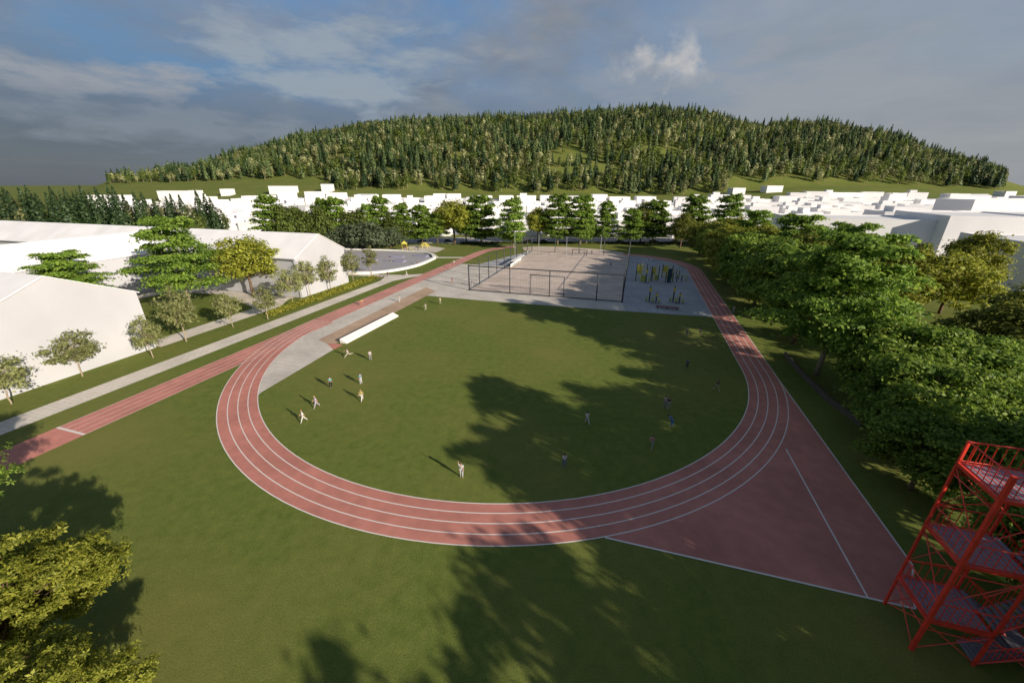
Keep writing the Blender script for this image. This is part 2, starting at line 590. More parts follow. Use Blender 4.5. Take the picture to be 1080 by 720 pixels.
def joints(pose, h):
    st, kb, al, ar, side, lean = POSES[pose]
    s = h / 1.75
    J = {}
    J['pel'] = Vector((0, 0, 0.94))
    up = Vector((0, math.sin(lean), math.cos(lean)))
    fw = Vector((0, math.cos(lean), -math.sin(lean)))
    J['bel'] = J['pel'] + up * 0.19
    J['che'] = J['pel'] + up * 0.42
    J['nec'] = J['pel'] + up * 0.565
    J['hd0'] = J['nec'] + up * 0.10 + fw * 0.02
    J['hd1'] = J['nec'] + up * 0.215 + fw * 0.02
    for sd, sg, aa, la in (('L', -1, al, st), ('R', 1, ar, -st)):
        J['sh' + sd] = J['che'] + up * 0.06 + Vector((sg * 0.185, 0, 0))
        da = (-up * math.cos(aa) + fw * math.sin(aa))
        da = (da * math.cos(side) + Vector((sg * math.sin(side), 0, 0))).normalized()
        J['el' + sd] = J['sh' + sd] + da * 0.285
        eb = aa + (0.25 if pose in ('stand', 'walk', 'bend') else 1.2 if pose == 'run' else 0.3)
        db = (-up * math.cos(eb) + fw * math.sin(eb)).normalized()
        J['wr' + sd] = J['el' + sd] + db * 0.25
        J['_d' + sd] = db
        J['hp' + sd] = J['pel'] + Vector((sg * 0.10, 0, -0.03))
        dl = Vector((sg * 0.04, math.sin(la), -math.cos(la)))
        J['kn' + sd] = J['hp' + sd] + dl * 0.44
        lb = la - (kb if la < 0 else kb * 0.15)
        ds = Vector((0, math.sin(lb), -math.cos(lb)))
        J['an' + sd] = J['kn' + sd] + ds * 0.42
        tf = lb if la < 0 else la * 0.5
        J['to' + sd] = J['an' + sd] + Vector((sg * 0.02, math.cos(tf) * 0.15, -0.045 + math.sin(tf) * 0.12))
    lo = min(J['anL'].z, J['anR'].z, J['toL'].z + 0.05, J['toR'].z + 0.05)
    for k in J:
        if k[0] != '_':
            J[k] = J[k] + Vector((0, 0, 0.085 - lo))
            J[k] = J[k] * s
    return J, s


def person(px, py, face, pose, shirt, legs, hair, label, h=1.75, shorts=False, group='people on the sports ground', xy=None):
    J, s = joints(pose, h)
    names = ['pel', 'bel', 'che', 'nec', 'hd0', 'hd1']
    rad = [(0.13, 0.10), (0.125, 0.095), (0.15, 0.10), 0.055, 0.085, 0.088]
    E = [(0, 1), (1, 2), (2, 3), (3, 4), (4, 5)]

    def addn(n, r, par):
        names.append(n)
        rad.append(r)
        E.append((names.index(par), len(names) - 1))
    for sd in 'LR':
        addn('sh' + sd, 0.06, 'che')
        addn('el' + sd, 0.042, 'sh' + sd)
        addn('wr' + sd, 0.030, 'el' + sd)
        addn('hp' + sd, 0.09, 'pel')
        addn('kn' + sd, 0.058, 'hp' + sd)
        addn('an' + sd, 0.040, 'kn' + sd)
        addn('to' + sd, 0.035, 'an' + sd)
    sc = [(r * s if not hasattr(r, '__len__') else (r[0] * s, r[1] * s)) for r in rad]
    body = skin('person', [J[n] for n in names], E, sc)
    # hands: a palm with four fingers and a thumb
    hb = MB()
    for sd, sg in (('L', -1), ('R', 1)):
        w, d = J['wr' + sd], J['_d' + sd]
        sx = Vector((0, 1, 0)) - d * d.y
        sx = sx.normalized() if sx.length > 0.1 else Vector((1, 0, 0))
        nn = d.cross(sx)
        hb.tube([w - d * 0.02 * s, w + d * 0.05 * s, w + d * 0.095 * s], [0.026 * s, 0.036 * s, 0.032 * s], 6)
        for k, ln in enumerate((0.062, 0.075, 0.07, 0.055)):
            p = w + d * 0.085 * s + sx * ((k - 1.5) * 0.019 * s)
            q = p + d * ln * 0.55 * s
            hb.tube([p, q, q + (d * 0.8 + nn * 0.5 * sg) * ln * 0.5 * s], [0.009 * s, 0.008 * s, 0.006 * s], 5)
        p = w + d * 0.03 * s + sx * 0.03 * s
        hb.tube([p, p + (d * 0.6 + sx * 0.6) * 0.04 * s, p + (d * 0.95 + sx * 0.5) * 0.07 * s], [0.011 * s, 0.010 * s, 0.007 * s], 5)
    # face: nose, eyes and ears
    hd = (J['hd0'] + J['hd1']) / 2
    lean = POSES[pose][5]
    up = Vector((0, math.sin(lean), math.cos(lean)))
    fw = Vector((0, math.cos(lean), -math.sin(lean)))
    hb.tube([hd + fw * 0.075 * s + up * 0.02 * s, hd + fw * 0.108 * s - up * 0.02 * s], [0.008 * s, 0.016 * s], 5)
    for sg in (-1, 1):
        hb.tube([hd + Vector((sg * 0.082 * s, 0, 0)) - up * 0.03 * s, hd + Vector((sg * 0.09 * s, 0, 0)) + up * 0.03 * s], [0.012 * s, 0.016 * s], 5)
    hm = bpy.data.meshes.new('h')
    hm.from_pydata(hb.v, [], hb.f)
    bm = bmesh.new()
    bm.from_mesh(body)
    bm.from_mesh(hm)
    bmesh.ops.recalc_face_normals(bm, faces=bm.faces)
    bm.to_mesh(body)
    bm.free()
    X, Y = at(px, py) if xy is None else xy
    o = link('person', body, M_SKIN, smooth=True, loc=(X, Y, 0.02))
    o.rotation_euler = (0, 0, face)
    tag(o, label, 'person', group)
    g = 1.14

    def sub(nm, parts, m):
        ns = [p[0] for p in parts]
        V = [p[2] if p[2] is not None else J[p[0]] for p in parts]
        E2 = [(ns.index(p[3]), i) for i, p in enumerate(parts) if p[3]]
        me = skin(nm, V, E2, [(r * s, r * s) if not hasattr(r, '__len__') else (r[0] * s, r[1] * s) for _, r, _, _ in parts])
        return link(nm, me, m, o, smooth=True)
    sl = lambda a, b_, k: J[a].lerp(J[b_], k)
    sub('shirt', [('pel', (0.15, 0.12), sl('pel', 'bel', 0.25), None), ('bel', (0.148, 0.118), None, 'pel'), ('che', (0.168, 0.12), None, 'bel'),
                  ('nec', 0.07, sl('che', 'nec', 0.8), 'che'),
                  ('shL', 0.078, None, 'che'), ('elL', 0.058, sl('shL', 'elL', 0.8), 'shL'),
                  ('shR', 0.078, None, 'che'), ('elR', 0.058, sl('shR', 'elR', 0.8), 'shR')], cloth(shirt))
    kk = 0.75 if shorts else 0.94
    P = [('pel', (0.15, 0.12), sl('pel', 'bel', 0.2), None)]
    for sd in 'LR':
        P.append(('hp' + sd, 0.105, None, 'pel'))
        if shorts:
            P.append(('kn' + sd, 0.078, sl('hp' + sd, 'kn' + sd, kk), 'hp' + sd))
        else:
            P.append(('kn' + sd, 0.074, None, 'hp' + sd))
            P.append(('an' + sd, 0.058, sl('kn' + sd, 'an' + sd, kk), 'kn' + sd))
    sub('shorts' if shorts else 'trousers', P, cloth(legs))
    for sd in 'LR':
        sub('shoe', [('an' + sd, 0.048, J['an' + sd] - Vector((0, 0, 0.03 * s)), None), ('to' + sd, 0.046, None, 'an' + sd)], cloth((0.5, 0.5, 0.5)))
    hb = MB()
    me = bpy.data.meshes.new('hair')
    bm = bmesh.new()
    bmesh.ops.create_icosphere(bm, subdivisions=2, radius=0.108 * s)
    bmesh.ops.delete(bm, geom=[f for f in bm.faces if f.calc_center_median().z < -0.02 * s and f.calc_center_median().y > -0.01 * s or f.calc_center_median().z < -0.06 * s
                               or (f.calc_center_median().y > 0.06 * s and f.calc_center_median().z < 0.055 * s)], context='FACES')
    q = Matrix.Rotation(-lean, 4, 'X')
    bmesh.ops.transform(bm, matrix=Matrix.Translation(hd + up * 0.02 * s) @ q, verts=bm.verts)
    bm.to_mesh(me)
    bm.free()
    link('hair', me, cloth(hair), o, smooth=True)
    return o


WH, LG, GR, DK, BK = (0.72, 0.70, 0.68), (0.5, 0.5, 0.52), (0.25, 0.25, 0.27), (0.05, 0.05, 0.07), (0.02, 0.02, 0.025)
TE, BL, YE, PK, RD, NV, LI = (0.05, 0.30, 0.30), (0.04, 0.16, 0.42), (0.50, 0.42, 0.12), (0.55, 0.25, 0.25), (0.45, 0.07, 0.05), (0.05, 0.07, 0.16), (0.48, 0.42, 0.55)
BR = (0.10, 0.05, 0.025)
PEOPLE = [
    (487, 503, 3.0, 'wave', LG, (0.48, 0.48, 0.5), BR, 'person in pale grey clothes waving one raised arm at the edge of the tree shadow'),
    (595, 493, 0.3, 'stand', WH, (0.16, 0.19, 0.27), BR, 'person in a white shirt and slate trousers standing near the lowest part of the lawn'),
    (619, 447, 0.2, 'walk', WH, LG, BK, 'person all in white walking in the shade in the middle of the lawn'),
    (687, 471, 2.6, 'run', PK, GR, BK, 'person in a pink top running in the shade beside the person in blue'),
    (708, 450, 1.2, 'bend', BL, BL, BK, 'person in blue bending over in the shade at the lower right of the lawn'),
    (701, 430, 2.9, 'stand', (0.45, 0.40, 0.34), GR, BR, 'person in a beige top, left of a pair standing in the shade'),
    (704.5, 431, 3.3, 'stand', DK, (0.42, 0.38, 0.34), BK, 'person in a black top, right of a pair standing in the shade'),
    (755.5, 412, 3.5, 'walk', DK, (0.34, 0.32, 0.20), BK, 'person in a dark top walking on the lawn next to the right bend'),
    (724, 389, 0.0, 'stand', NV, DK, BK, 'person in dark navy clothes standing at the edge of a sunlit streak'),
    (724, 354, 0.4, 'stand', (0.42, 0.44, 0.36), GR, BR, 'person in a pale top standing in shade near the grey paving'),
    (738, 353, 0.1, 'stand', (0.06, 0.10, 0.14), DK, BK, 'person in dark teal standing in shade beside the right straight'),
    (320.5, 445, 2.3, 'walk', WH, (0.62, 0.6, 0.55), (0.35, 0.2, 0.06), 'person in white striding on the sunny lawn nearest the left bend'),
    (334, 429.5, 2.4, 'walk', LI, (0.45, 0.4, 0.48), (0.4, 0.28, 0.1), 'person in a lilac shirt walking on the sunny lawn'),
    (349.5, 409, 0.6, 'stand', TE, BK, BR, 'person in a teal shirt and black trousers standing on the sunny lawn', ),
    (381, 405, 1.2, 'stand', (0.08, 0.28, 0.36), LG, BR, 'person in a blue green shirt standing behind the one in yellow'),
    (382, 422.5, 2.9, 'walk', YE, WH, (0.3, 0.2, 0.08), 'person in a yellow shirt and white trousers walking on the lawn'),
    (367.5, 376.5, 1.9, 'run', WH, (0.55, 0.52, 0.45), BR, 'person in white running on the lawn close to the long white ramp'),
    (391, 380, 0.5, 'stand', LG, GR, BR, 'person in a grey shirt standing on the lawn near the long white ramp'),
    (449, 327, 2.5, 'walk', (0.52, 0.52, 0.42), (0.4, 0.4, 0.3), BR, 'person in cream walking at the top left corner of the lawn'),
    (464.5, 321, 0.6, 'stand', (0.38, 0.40, 0.26), (0.3, 0.32, 0.2), BR, 'person in olive standing on the far edge of the lawn by the paving'),
    (382, 322, -0.3, 'run', YE, RD, BK, 'runner in a yellow shirt and red shorts on the left straight'),
    (421.5, 318.5, -0.3, 'walk', LG, LG, BR, 'person in light grey walking on the concrete strip beside the sand'),
    (429, 291, 1.5, 'walk', (0.55, 0.65, 0.55), WH, BR, 'person in a mint shirt crossing the path junction'),
    (475, 283, -0.3, 'run', PK, BK, BK, 'runner in pink at the far end of the left straight'),
    (479, 279, -0.3, 'run', WH, GR, BR, 'runner in white just ahead of the runner in pink'),
    (477, 299, 0.8, 'stand', (0.36, 0.14, 0.12), (0.32, 0.16, 0.14), BK, 'person in dull red standing on the paving left of the court fence'),
    (753.5, 326, 2.9, 'run', (0.62, 0.45, 0.40), WH, BR, 'runner in a pale pink shirt on the right straight'),
    (773, 330, 2.8, 'walk', (0.45, 0.47, 0.42), (0.4, 0.4, 0.38), BR, 'person in pale grey walking under the trees beside the right straight'),
    (401, 296, 0.5, 'stand', BK, DK, BK, 'person in black standing at the end of the yellow hedge'),
    (405, 293.5, 1.8, 'stand', GR, DK, BK, 'person in grey standing between two others beside the footpath'),
    (409, 291.5, 3.0, 'walk', (0.10, 0.09, 0.16), BK, BK, 'person in dark purple farthest along the footpath near the plaza wall'),
    (498, 302, 1.8, 'stand', DK, LG, BK, 'person in a black top just inside the left corner of the court fence'),
    (505, 296, 1.6, 'reach', (0.3, 0.3, 0.34), GR, BR, 'person in grey reaching forward inside the court near its left fence'),
    (532, 277, 1.2, 'stand', BK, BK, BK, 'person in black standing at the end of the white dugout'),
    (556.5, 268, 1.4, 'stand', WH, WH, BR, 'person in white standing at the far left of the court'),
    (568, 268.5, 2.0, 'walk', (0.25, 0.08, 0.07), DK, BK, 'person in dark red at the far left of the court'),
    (579.5, 270, 0.4, 'reach', DK, GR, BK, 'person in dark clothes reaching out near the middle of the far court'),
    (597, 271.5, 1.0, 'stand', LG, GR, BR, 'person in light grey alone near the middle of the far court'),
    (604, 268, 2.1, 'run', GR, DK, BK, 'person in charcoal running at the left of the far group on the court'),
    (611, 268.5, 0.9, 'walk', BK, BK, BK, 'person in black in the middle of the far group on the court'),
    (616, 269, 2.6, 'reach', (0.28, 0.1, 0.08), DK, BK, 'person in maroon stretching out an arm in the far group on the court'),
    (624, 268, 0.2, 'stand', DK, NV, BK, 'person in navy at the right end of the far group on the court'),
    (644, 281, 1.4, 'walk', (0.10, 0.08, 0.09), DK, BK, 'person in dark brown walking near the right fence of the court'),
]
for p in PEOPLE:
    h = 1.8
    person(*p[:8], h=h, shorts=(p[3] == 'run' and p[1] < 330))
for nm, px, py, c in (('a', 390, 281, (0.12, 0.1, 0.2)), ('b', 411, 276, (0.2, 0.16, 0.3)), ('c', 419, 271, (0.14, 0.12, 0.25)), ('d', 440, 279, (0.1, 0.09, 0.12))):
    person(px, py, random.random() * 6, 'walk' if nm in 'bd' else 'stand', c, DK, BK,
           {'a': 'person in dark purple on the grey plaza behind the two slim young trees', 'b': 'person in violet walking across the middle of the grey plaza',
            'c': 'person in purple standing by the far white wall of the plaza', 'd': 'person in near black walking at the right tip of the plaza'}[nm], group='people on the plaza')


# ------------------------------------------------------------------ trees
def leaves(C, size, up=0.5, jitter=0.35, asp=0.62, out=None, ow=0.0):
    """one rhombic leaf cluster per centre; C (n,3)"""
    n = len(C)
    nv = rng.normal(size=(n, 3))
    nv /= np.linalg.norm(nv, axis=1, keepdims=True) + 1e-9
    nv = nv * (1 - up) + np.array([0, 0, 1.0]) * up
    if out is not None:
        o_ = out / (np.linalg.norm(out, axis=1, keepdims=True) + 1e-9)
        nv = nv * (1 - ow) + o_ * ow
    nv /= np.linalg.norm(nv, axis=1, keepdims=True)
    a = np.cross(nv, rng.normal(size=(n, 3)))
    a /= np.linalg.norm(a, axis=1, keepdims=True) + 1e-9
    b_ = np.cross(nv, a)
    sz = size * (1 + jitter * rng.normal(size=(n, 1))).clip(0.45, 1.9)
    bend = nv * sz * 0.18
    V = np.stack([C + a * sz, C + b_ * sz * asp + bend, C - a * sz, C - b_ * sz * asp + bend], 1).reshape(-1, 3)
    Q = np.arange(4 * n).reshape(n, 4)
    return V, Q


def rosettes(C, size, up=0.5, out=None, ow=0.0):
    V, Q = leaves(C, size, up, out=out, ow=ow)
    V = V.reshape(-1, 4, 3)
    a = (V[:, 0] - V[:, 2]) / 2
    b_ = (V[:, 1] - V[:, 3])
    b_ = b_ / (np.linalg.norm(b_, axis=1, keepdims=True) + 1e-9) * np.linalg.norm(a, axis=1, keepdims=True)
    n_ = np.cross(a, b_)
    n_ /= np.linalg.norm(n_, axis=1, keepdims=True) + 1e-9
    P = []
    for k in range(5):
        w = 2 * PI * k / 5 + rng.uniform(-0.25, 0.25, (len(C), 1))
        d = a * np.cos(w) + b_ * np.sin(w)
        e = -a * np.sin(w) + b_ * np.cos(w)
        dr = n_ * size * rng.uniform(-0.35, 0.1, (len(C), 1))
        P.append(np.stack([C + d * 0.08, C + d * 0.6 + e * 0.24, C + d * 1.15 + dr, C + d * 0.6 - e * 0.24], 1))
    V = np.stack(P, 1).reshape(-1, 3)
    return V, np.arange(len(V)).reshape(-1, 4)


def cone_limb(b, p0, p1, r0, r1, seg=6, wob=0.0):
    p0, p1 = Vector(p0), Vector(p1)
    pts = []
    for k in range(5):
        q = p0.lerp(p1, k / 4)
        if 0 < k < 4 and wob:
            q += Vector((random.uniform(-wob, wob), random.uniform(-wob, wob), random.uniform(-wob, wob) * 0.5))
        pts.append(q)
    b.tube(pts, [r0 + (r1 - r0) * k / 4 for k in range(5)], seg)


def broad_tree(nm, h, cr, base, nclump, nleaf, lsize, clump=1.5, flat=0.6, rt=0.35, up=0.30, seed=1, fn=None):
    """returns (trunk mesh builder, crown mesh) of a broad crown: clumps on limbs, gaps between"""
    global rng
    rng = np.random.default_rng(seed)
    random.seed(seed)
    b = MB()
    cz = (h + base) / 2
    az = (h - base) / 2
    pts = []
    tries = 0
    while len(pts) < nclump and tries < 6000:
        tries += 1
        th = rng.uniform(0, 2 * PI)
        ph = math.asin(rng.uniform(-0.75, 1))
        rr = rng.uniform(0.45, 1.0) ** 0.6
        bulge = 1 + 0.22 * math.sin(3 * th + seed) + 0.14 * math.sin(5 * th + 2 * seed) + 0.1 * math.sin(4 * ph + seed)
        x = cr * bulge * rr * math.cos(ph) * math.cos(th)
        y = cr * bulge * rr * math.cos(ph) * math.sin(th)
        z = cz + az * rr * math.sin(ph) * (0.95 + 0.1 * math.sin(2 * th))
        p = np.array([x, y, z])
        if all(np.linalg.norm((p - q) * [1, 1, 1.3]) > clump * 0.8 for q in pts):
            pts.append(p)
    fork = base + (h - base) * 0.12
    cone_limb(b, (0, 0, -0.3), (0.15, 0.1, fork), rt, rt * 0.72, 9, 0.06)
    cone_limb(b, (0.15, 0.1, fork), (0, 0.2, h * 0.86), rt * 0.72, rt * 0.15, 7, 0.25)
    for p in pts:
        z0 = fork + (p[2] - fork) * random.uniform(0.15, 0.55)
        z0 = max(fork * 0.95, min(z0, h * 0.8))
        k = (z0 - fork) / max(0.1, h * 0.86 - fork)
        cone_limb(b, (0.12, 0.12, z0), p, rt * 0.33 * (1 - 0.6 * k), 0.02, 5, 0.18)
    CS, OS = [], []
    per = max(4, nleaf // len(pts))
    for p in pts:
        m = int(per * rng.uniform(0.6, 1.4))
        q = rng.normal(size=(m, 3)) * np.array([clump, clump, clump * flat]) * 0.55 * rng.uniform(0.75, 1.2)
        CS.append(p + q)
        OS.append(q + np.array([0, 0, 0.3 * clump]) + 0.25 * (p - [0, 0, cz]) / cr * clump)
    C = np.concatenate(CS)
    return b, np_mesh(nm, *(fn or leaves)(C, lsize, up, out=np.concatenate(OS), ow=0.45))


def layer_tree(nm, h, cr, base, tiers, nleaf, lsize, seed=1, rt=0.3):
    """tiered tree: flat foliage pads on level boughs, gaps between the tiers"""
    global rng
    rng = np.random.default_rng(seed)
    random.seed(seed)
    b = MB()
    cone_limb(b, (0, 0, -0.3), (0, 0, h * 0.97), rt, 0.05, 9, 0.22)
    CS = []
    for k in range(tiers):
        f = k / (tiers - 1)
        z = base + (h - base) * f ** 0.95 + random.uniform(-0.35, 0.35) * h / 18
        rad = cr * (0.72 + 0.5 * math.sin(PI * (0.30 + 0.62 * f))) * (1 - 0.42 * f) * random.uniform(0.85, 1.15)
        nb = 6 if f < 0.7 else 5
        a0 = random.uniform(0, 6)
        for j in range(nb):
            a = a0 + 2 * PI * j / nb + random.uniform(-0.35, 0.35)
            L = rad * random.uniform(0.6, 1.12)
            tip = np.array([L * math.cos(a), L * math.sin(a), z + random.uniform(-0.75, 0.75) * h / 18 + 0.02 * L])
            cone_limb(b, (0, 0, z - 0.5), tip, 0.10 * rt / 0.3, 0.02, 5, 0.08)
            m = max(8, int(nleaf / (tiers * nb) * (0.4 + L / cr)))
            nc = 7
            sc_ = np.array([0.30, 0.48, 0.58, 0.72, 0.80, 0.92, 1.0]) + rng.uniform(-0.06, 0.06, nc)
            lat = rng.uniform(-1, 1, nc) * 0.30 * L * np.sin(PI * sc_.clip(0, 0.95)) + rng.normal(size=nc) * 0.1
            ch = rng.uniform(-0.25, 0.3, nc) * h / 18
            w_ = rng.integers(0, nc, m)
            q = rng.normal(size=(m, 3)) * np.array([0.105 * L + 0.22, 0.105 * L + 0.22, 0.17 * h / 18])
            px = sc_[w_] * tip[0] - math.sin(a) * lat[w_] + q[:, 0]
            py = sc_[w_] * tip[1] + math.cos(a) * lat[w_] + q[:, 1]
            pz = (z - 0.5) + sc_[w_] * (tip[2] - z + 0.5) + ch[w_] + q[:, 2] + 0.15 - 0.25 * (q[:, 0] ** 2 + q[:, 1] ** 2) / (0.3 + 0.25 * L)
            CS.append(np.stack([px, py, pz], 1))
    C = np.concatenate(CS)
    return b, np_mesh(nm, *leaves(C, lsize, 0.38, out=np.stack([C[:, 0], C[:, 1], np.full(len(C), 1.2)], 1), ow=0.35))


def conifer_arr(h, r, n, lsize, seed, base=0.12):
    global rng
    rng = np.random.default_rng(seed)
    f = 1 - rng.uniform(0, 1, n) ** 0.62                  # more leaves low on the cone
    f = np.clip(f, 0, 0.985)
    tier = np.floor(f * 9) / 9
    rad = r * (1 - f) ** 0.85 * (0.72 + 0.28 * (1 - (f - tier) * 9)) * rng.uniform(0.55, 1.05, n)
    a = rng.uniform(0, 2 * PI, n)
    rad *= 1 + 0.2 * np.sin(5 * a + seed)
    C = np.stack([rad * np.cos(a), rad * np.sin(a), h * (base + (1 - base) * f) - 0.1 * rad], 1)
    out = np.stack([np.cos(a), np.sin(a), np.full(n, 0.45)], 1)
    V, Q = leaves(C, lsize, 0.2, out=out, ow=0.65)
    V = V.reshape(n, 4, 3)
    V = C[:, None, :] + (V - C[:, None, :]) * (1.15 - 0.62 * f)[:, None, None]
    top = np.array([[[0.05, 0, h * 1.0], [0.5, 0.1, h * 0.9], [0, -0.4, h * 0.86], [-0.5, 0.1, h * 0.9]]])
    V = np.concatenate([V, top]).reshape(-1, 3)
    return V, np.arange(len(V)).reshape(-1, 4)


def blob_arr(h, r, n, lsize, seed, base=0.25):
    global rng
    rng = np.random.default_rng(seed)
    d = rng.normal(size=(n, 3))
    d /= np.linalg.norm(d, axis=1, keepdims=True)
    rr = rng.uniform(0.45, 1.0, (n, 1)) ** 0.5
    lump = 1 + 0.22 * np.sin(4 * d[:, :1] + seed) + 0.2 * np.sin(5 * d[:, 2:] + 3 * d[:, 1:2])
    C = d * rr * lump * np.array([r, r, h * (1 - base) / 2]) + np.array([0, 0, h * (1 + base) / 2])
    return leaves(C, lsize, 0.35, out=d + [0, 0, 0.3], ow=0.6)


PROTO = {}


def proto(key, maker, leaf, bark, name):
    """first use of each kind builds trunk and crown meshes that copies share"""
    if key not in PROTO:
        tb, crown = maker()
        crown.materials.append(LF[leaf])
        tm = bpy.data.meshes.new('trunk')
        tm.from_pydata(tb.v, [], tb.f)
        tm.materials.append(bark)
        tm.polygons.foreach_set('use_smooth', [True] * len(tm.polygons))
        PROTO[key] = (tm, crown, name)
    return PROTO[key]


KIND = {
    'broadA': (lambda: broad_tree('crown', 17, 7.4, 1.8, 95, 27000, 0.265, 1.75, 0.42, 0.45, seed=3), 'broad', M_BARK, 'broadleaf_tree', 17),
    'broadB': (lambda: broad_tree('crown', 18, 6.8, 2.4, 85, 25000, 0.265, 1.7, 0.42, 0.42, seed=11), 'broad', M_BARK, 'broadleaf_tree', 18),
    'yelA': (lambda: broad_tree('crown', 15, 5.6, 3.6, 80, 12000, 0.25, 1.4, 0.6, 0.34, seed=5), 'yellow', M_BARK, 'broadleaf_tree', 15),
    'yelB': (lambda: broad_tree('crown', 15, 5.8, 1.5, 90, 14000, 0.28, 1.4, 0.5, 0.34, seed=25), 'yellow', M_BARK, 'broadleaf_tree', 15),
    'olvA': (lambda: broad_tree('crown', 16, 6.4, 2.0, 80, 12000, 0.27, 1.6, 0.55, 0.40, seed=8), 'olive', M_BARK, 'broadleaf_tree', 16),
    'layA': (lambda: layer_tree('crown', 20, 6.8, 7.0, 8, 22000, 0.235, seed=4, rt=0.36), 'layer', M_BARKL, 'tiered_tree', 20),
    'layB': (lambda: layer_tree('crown', 18, 5.6, 3.9, 9, 15000, 0.32, seed=9, rt=0.28), 'layer', M_BARKL, 'tiered_tree', 18),
    'yngA': (lambda: broad_tree('crown', 7, 2.5, 1.9, 48, 2600, 0.15, 0.75, 0.5, 0.10, seed=6), 'young', M_BARKL, 'young_tree', 7),
    'yngB': (lambda: broad_tree('crown', 7, 1.7, 1.7, 40, 2200, 0.14, 0.62, 0.7, 0.09, seed=14), 'young', M_BARKL, 'young_tree', 7),
    'drkA': (lambda: broad_tree('crown', 13, 4.6, 0.8, 75, 8000, 0.30, 1.35, 0.7, 0.30, seed=15), 'dark', M_BARK, 'broadleaf_tree', 13),
    'gryA': (lambda: broad_tree('crown', 8, 4.2, 0.3, 60, 6000, 0.27, 1.2, 0.6, 0.22, seed=18), 'grey', M_BARK, 'shrub', 8),
    'airyA': (lambda: broad_tree('crown', 17, 7.4, 3.0, 42, 4600, 0.36, 1.35, 0.5, 0.34, seed=33), 'broad', M_BARK, 'broadleaf_tree', 17),
    'nearA': (lambda: broad_tree('crown', 10, 4.8, 2.6, 150, 13000, 0.20, 0.80, 0.34, 0.26, seed=21, fn=rosettes), 'yellow', M_BARK, 'broadleaf_tree', 10),
    'nearB': (lambda: broad_tree('crown', 12, 3.6, 3.0, 70, 5000, 0.22, 0.9, 0.5, 0.26, seed=22, fn=rosettes), 'broad', M_BARK, 'broadleaf_tree', 12),
}


def tree(kind, X, Y, h, label, group, rz=None, wide=1.0, cat='tree'):
    mk, leaf, bark, name, h0 = KIND[kind]
    tm, cm, name = proto(kind, mk, leaf, bark, name)
    s = h / h0
    o = empty(name, (X, Y, hz(X, Y)), random.uniform(0, 6.28) if rz is None else rz, label, cat, group, (s * wide, s * wide, s))
    for nm, me in (('trunk', tm), ('crown', cm)):
        c = bpy.data.objects.new(nm, me)
        COL.objects.link(c)
        c.parent = o
    return o


def treep(kind, px, py, ytop, label, group, wide=1.0, rz=None, cat='tree'):
    X, Y = at(px, py)
    lo, hi = 0.5, 27.5
    for _ in range(40):
        m = (lo + hi) / 2
        if proj(X, Y, m)[1] > ytop:
            lo = m
        else:
            hi = m
    return tree(kind, X, Y, lo, label, group, rz, wide, cat)


random.seed(31)
# young trees along the footpath
G = 'young trees along the left footpath'
for i, (px, py, yt, kd, wd, lb) in enumerate((
        (12, 426, 377, 'yngA', 1.15, 'young tree at the left frame edge in front of the white gable wall'),
        (87, 397, 352, 'yngA', 1.10, 'round young tree alone against the blank white gable wall'),
        (162, 377, 334, 'yngB', 1.05, 'thin young tree at the right corner of the nearest white building'),
        (197, 360, 303, 'yngB', 1.0, 'slim young tree in front of the dark courtyard lawn'),
        (246, 345, 309, 'yngA', 0.85, 'small round young tree by the end of the courtyard path'),
        (283, 337, 302, 'yngB', 1.05, 'young tree standing at the near end of the yellow hedge'),
        (310, 322, 284, 'yngA', 0.85, 'bushy young tree at the near corner of the second gabled building'),
        (328, 313, 275, 'yngA', 0.75, 'young tree with an open crown before the middle of the second gable wall'),
        (349, 306, 271, 'yngB', 1.0, 'neat oval young tree before the far half of the second gable wall'),
        (373, 298, 265, 'yngA', 0.75, 'young tree just past the far corner of the second gabled building'),
        (392, 289, 260, 'yngB', 1.0, 'narrow young tree in front of the grey plaza'))):
    treep(kd, px, py, yt, lb, G, wd)
treep('layA', 203, 326, 232, 'tall tiered cedar like tree rising from the courtyard lawn', 'large trees by the white buildings', 1.05, rz=0.6)
treep('yelA', 268, 312, 250, 'round yellow green tree in front of the second gabled building', 'large trees by the white buildings', 1.15)
treep('layA', 88, 333, 268, 'tiered green tree top showing above the ridge of the nearest white building', 'large trees by the white buildings', 1.25, rz=2.2)
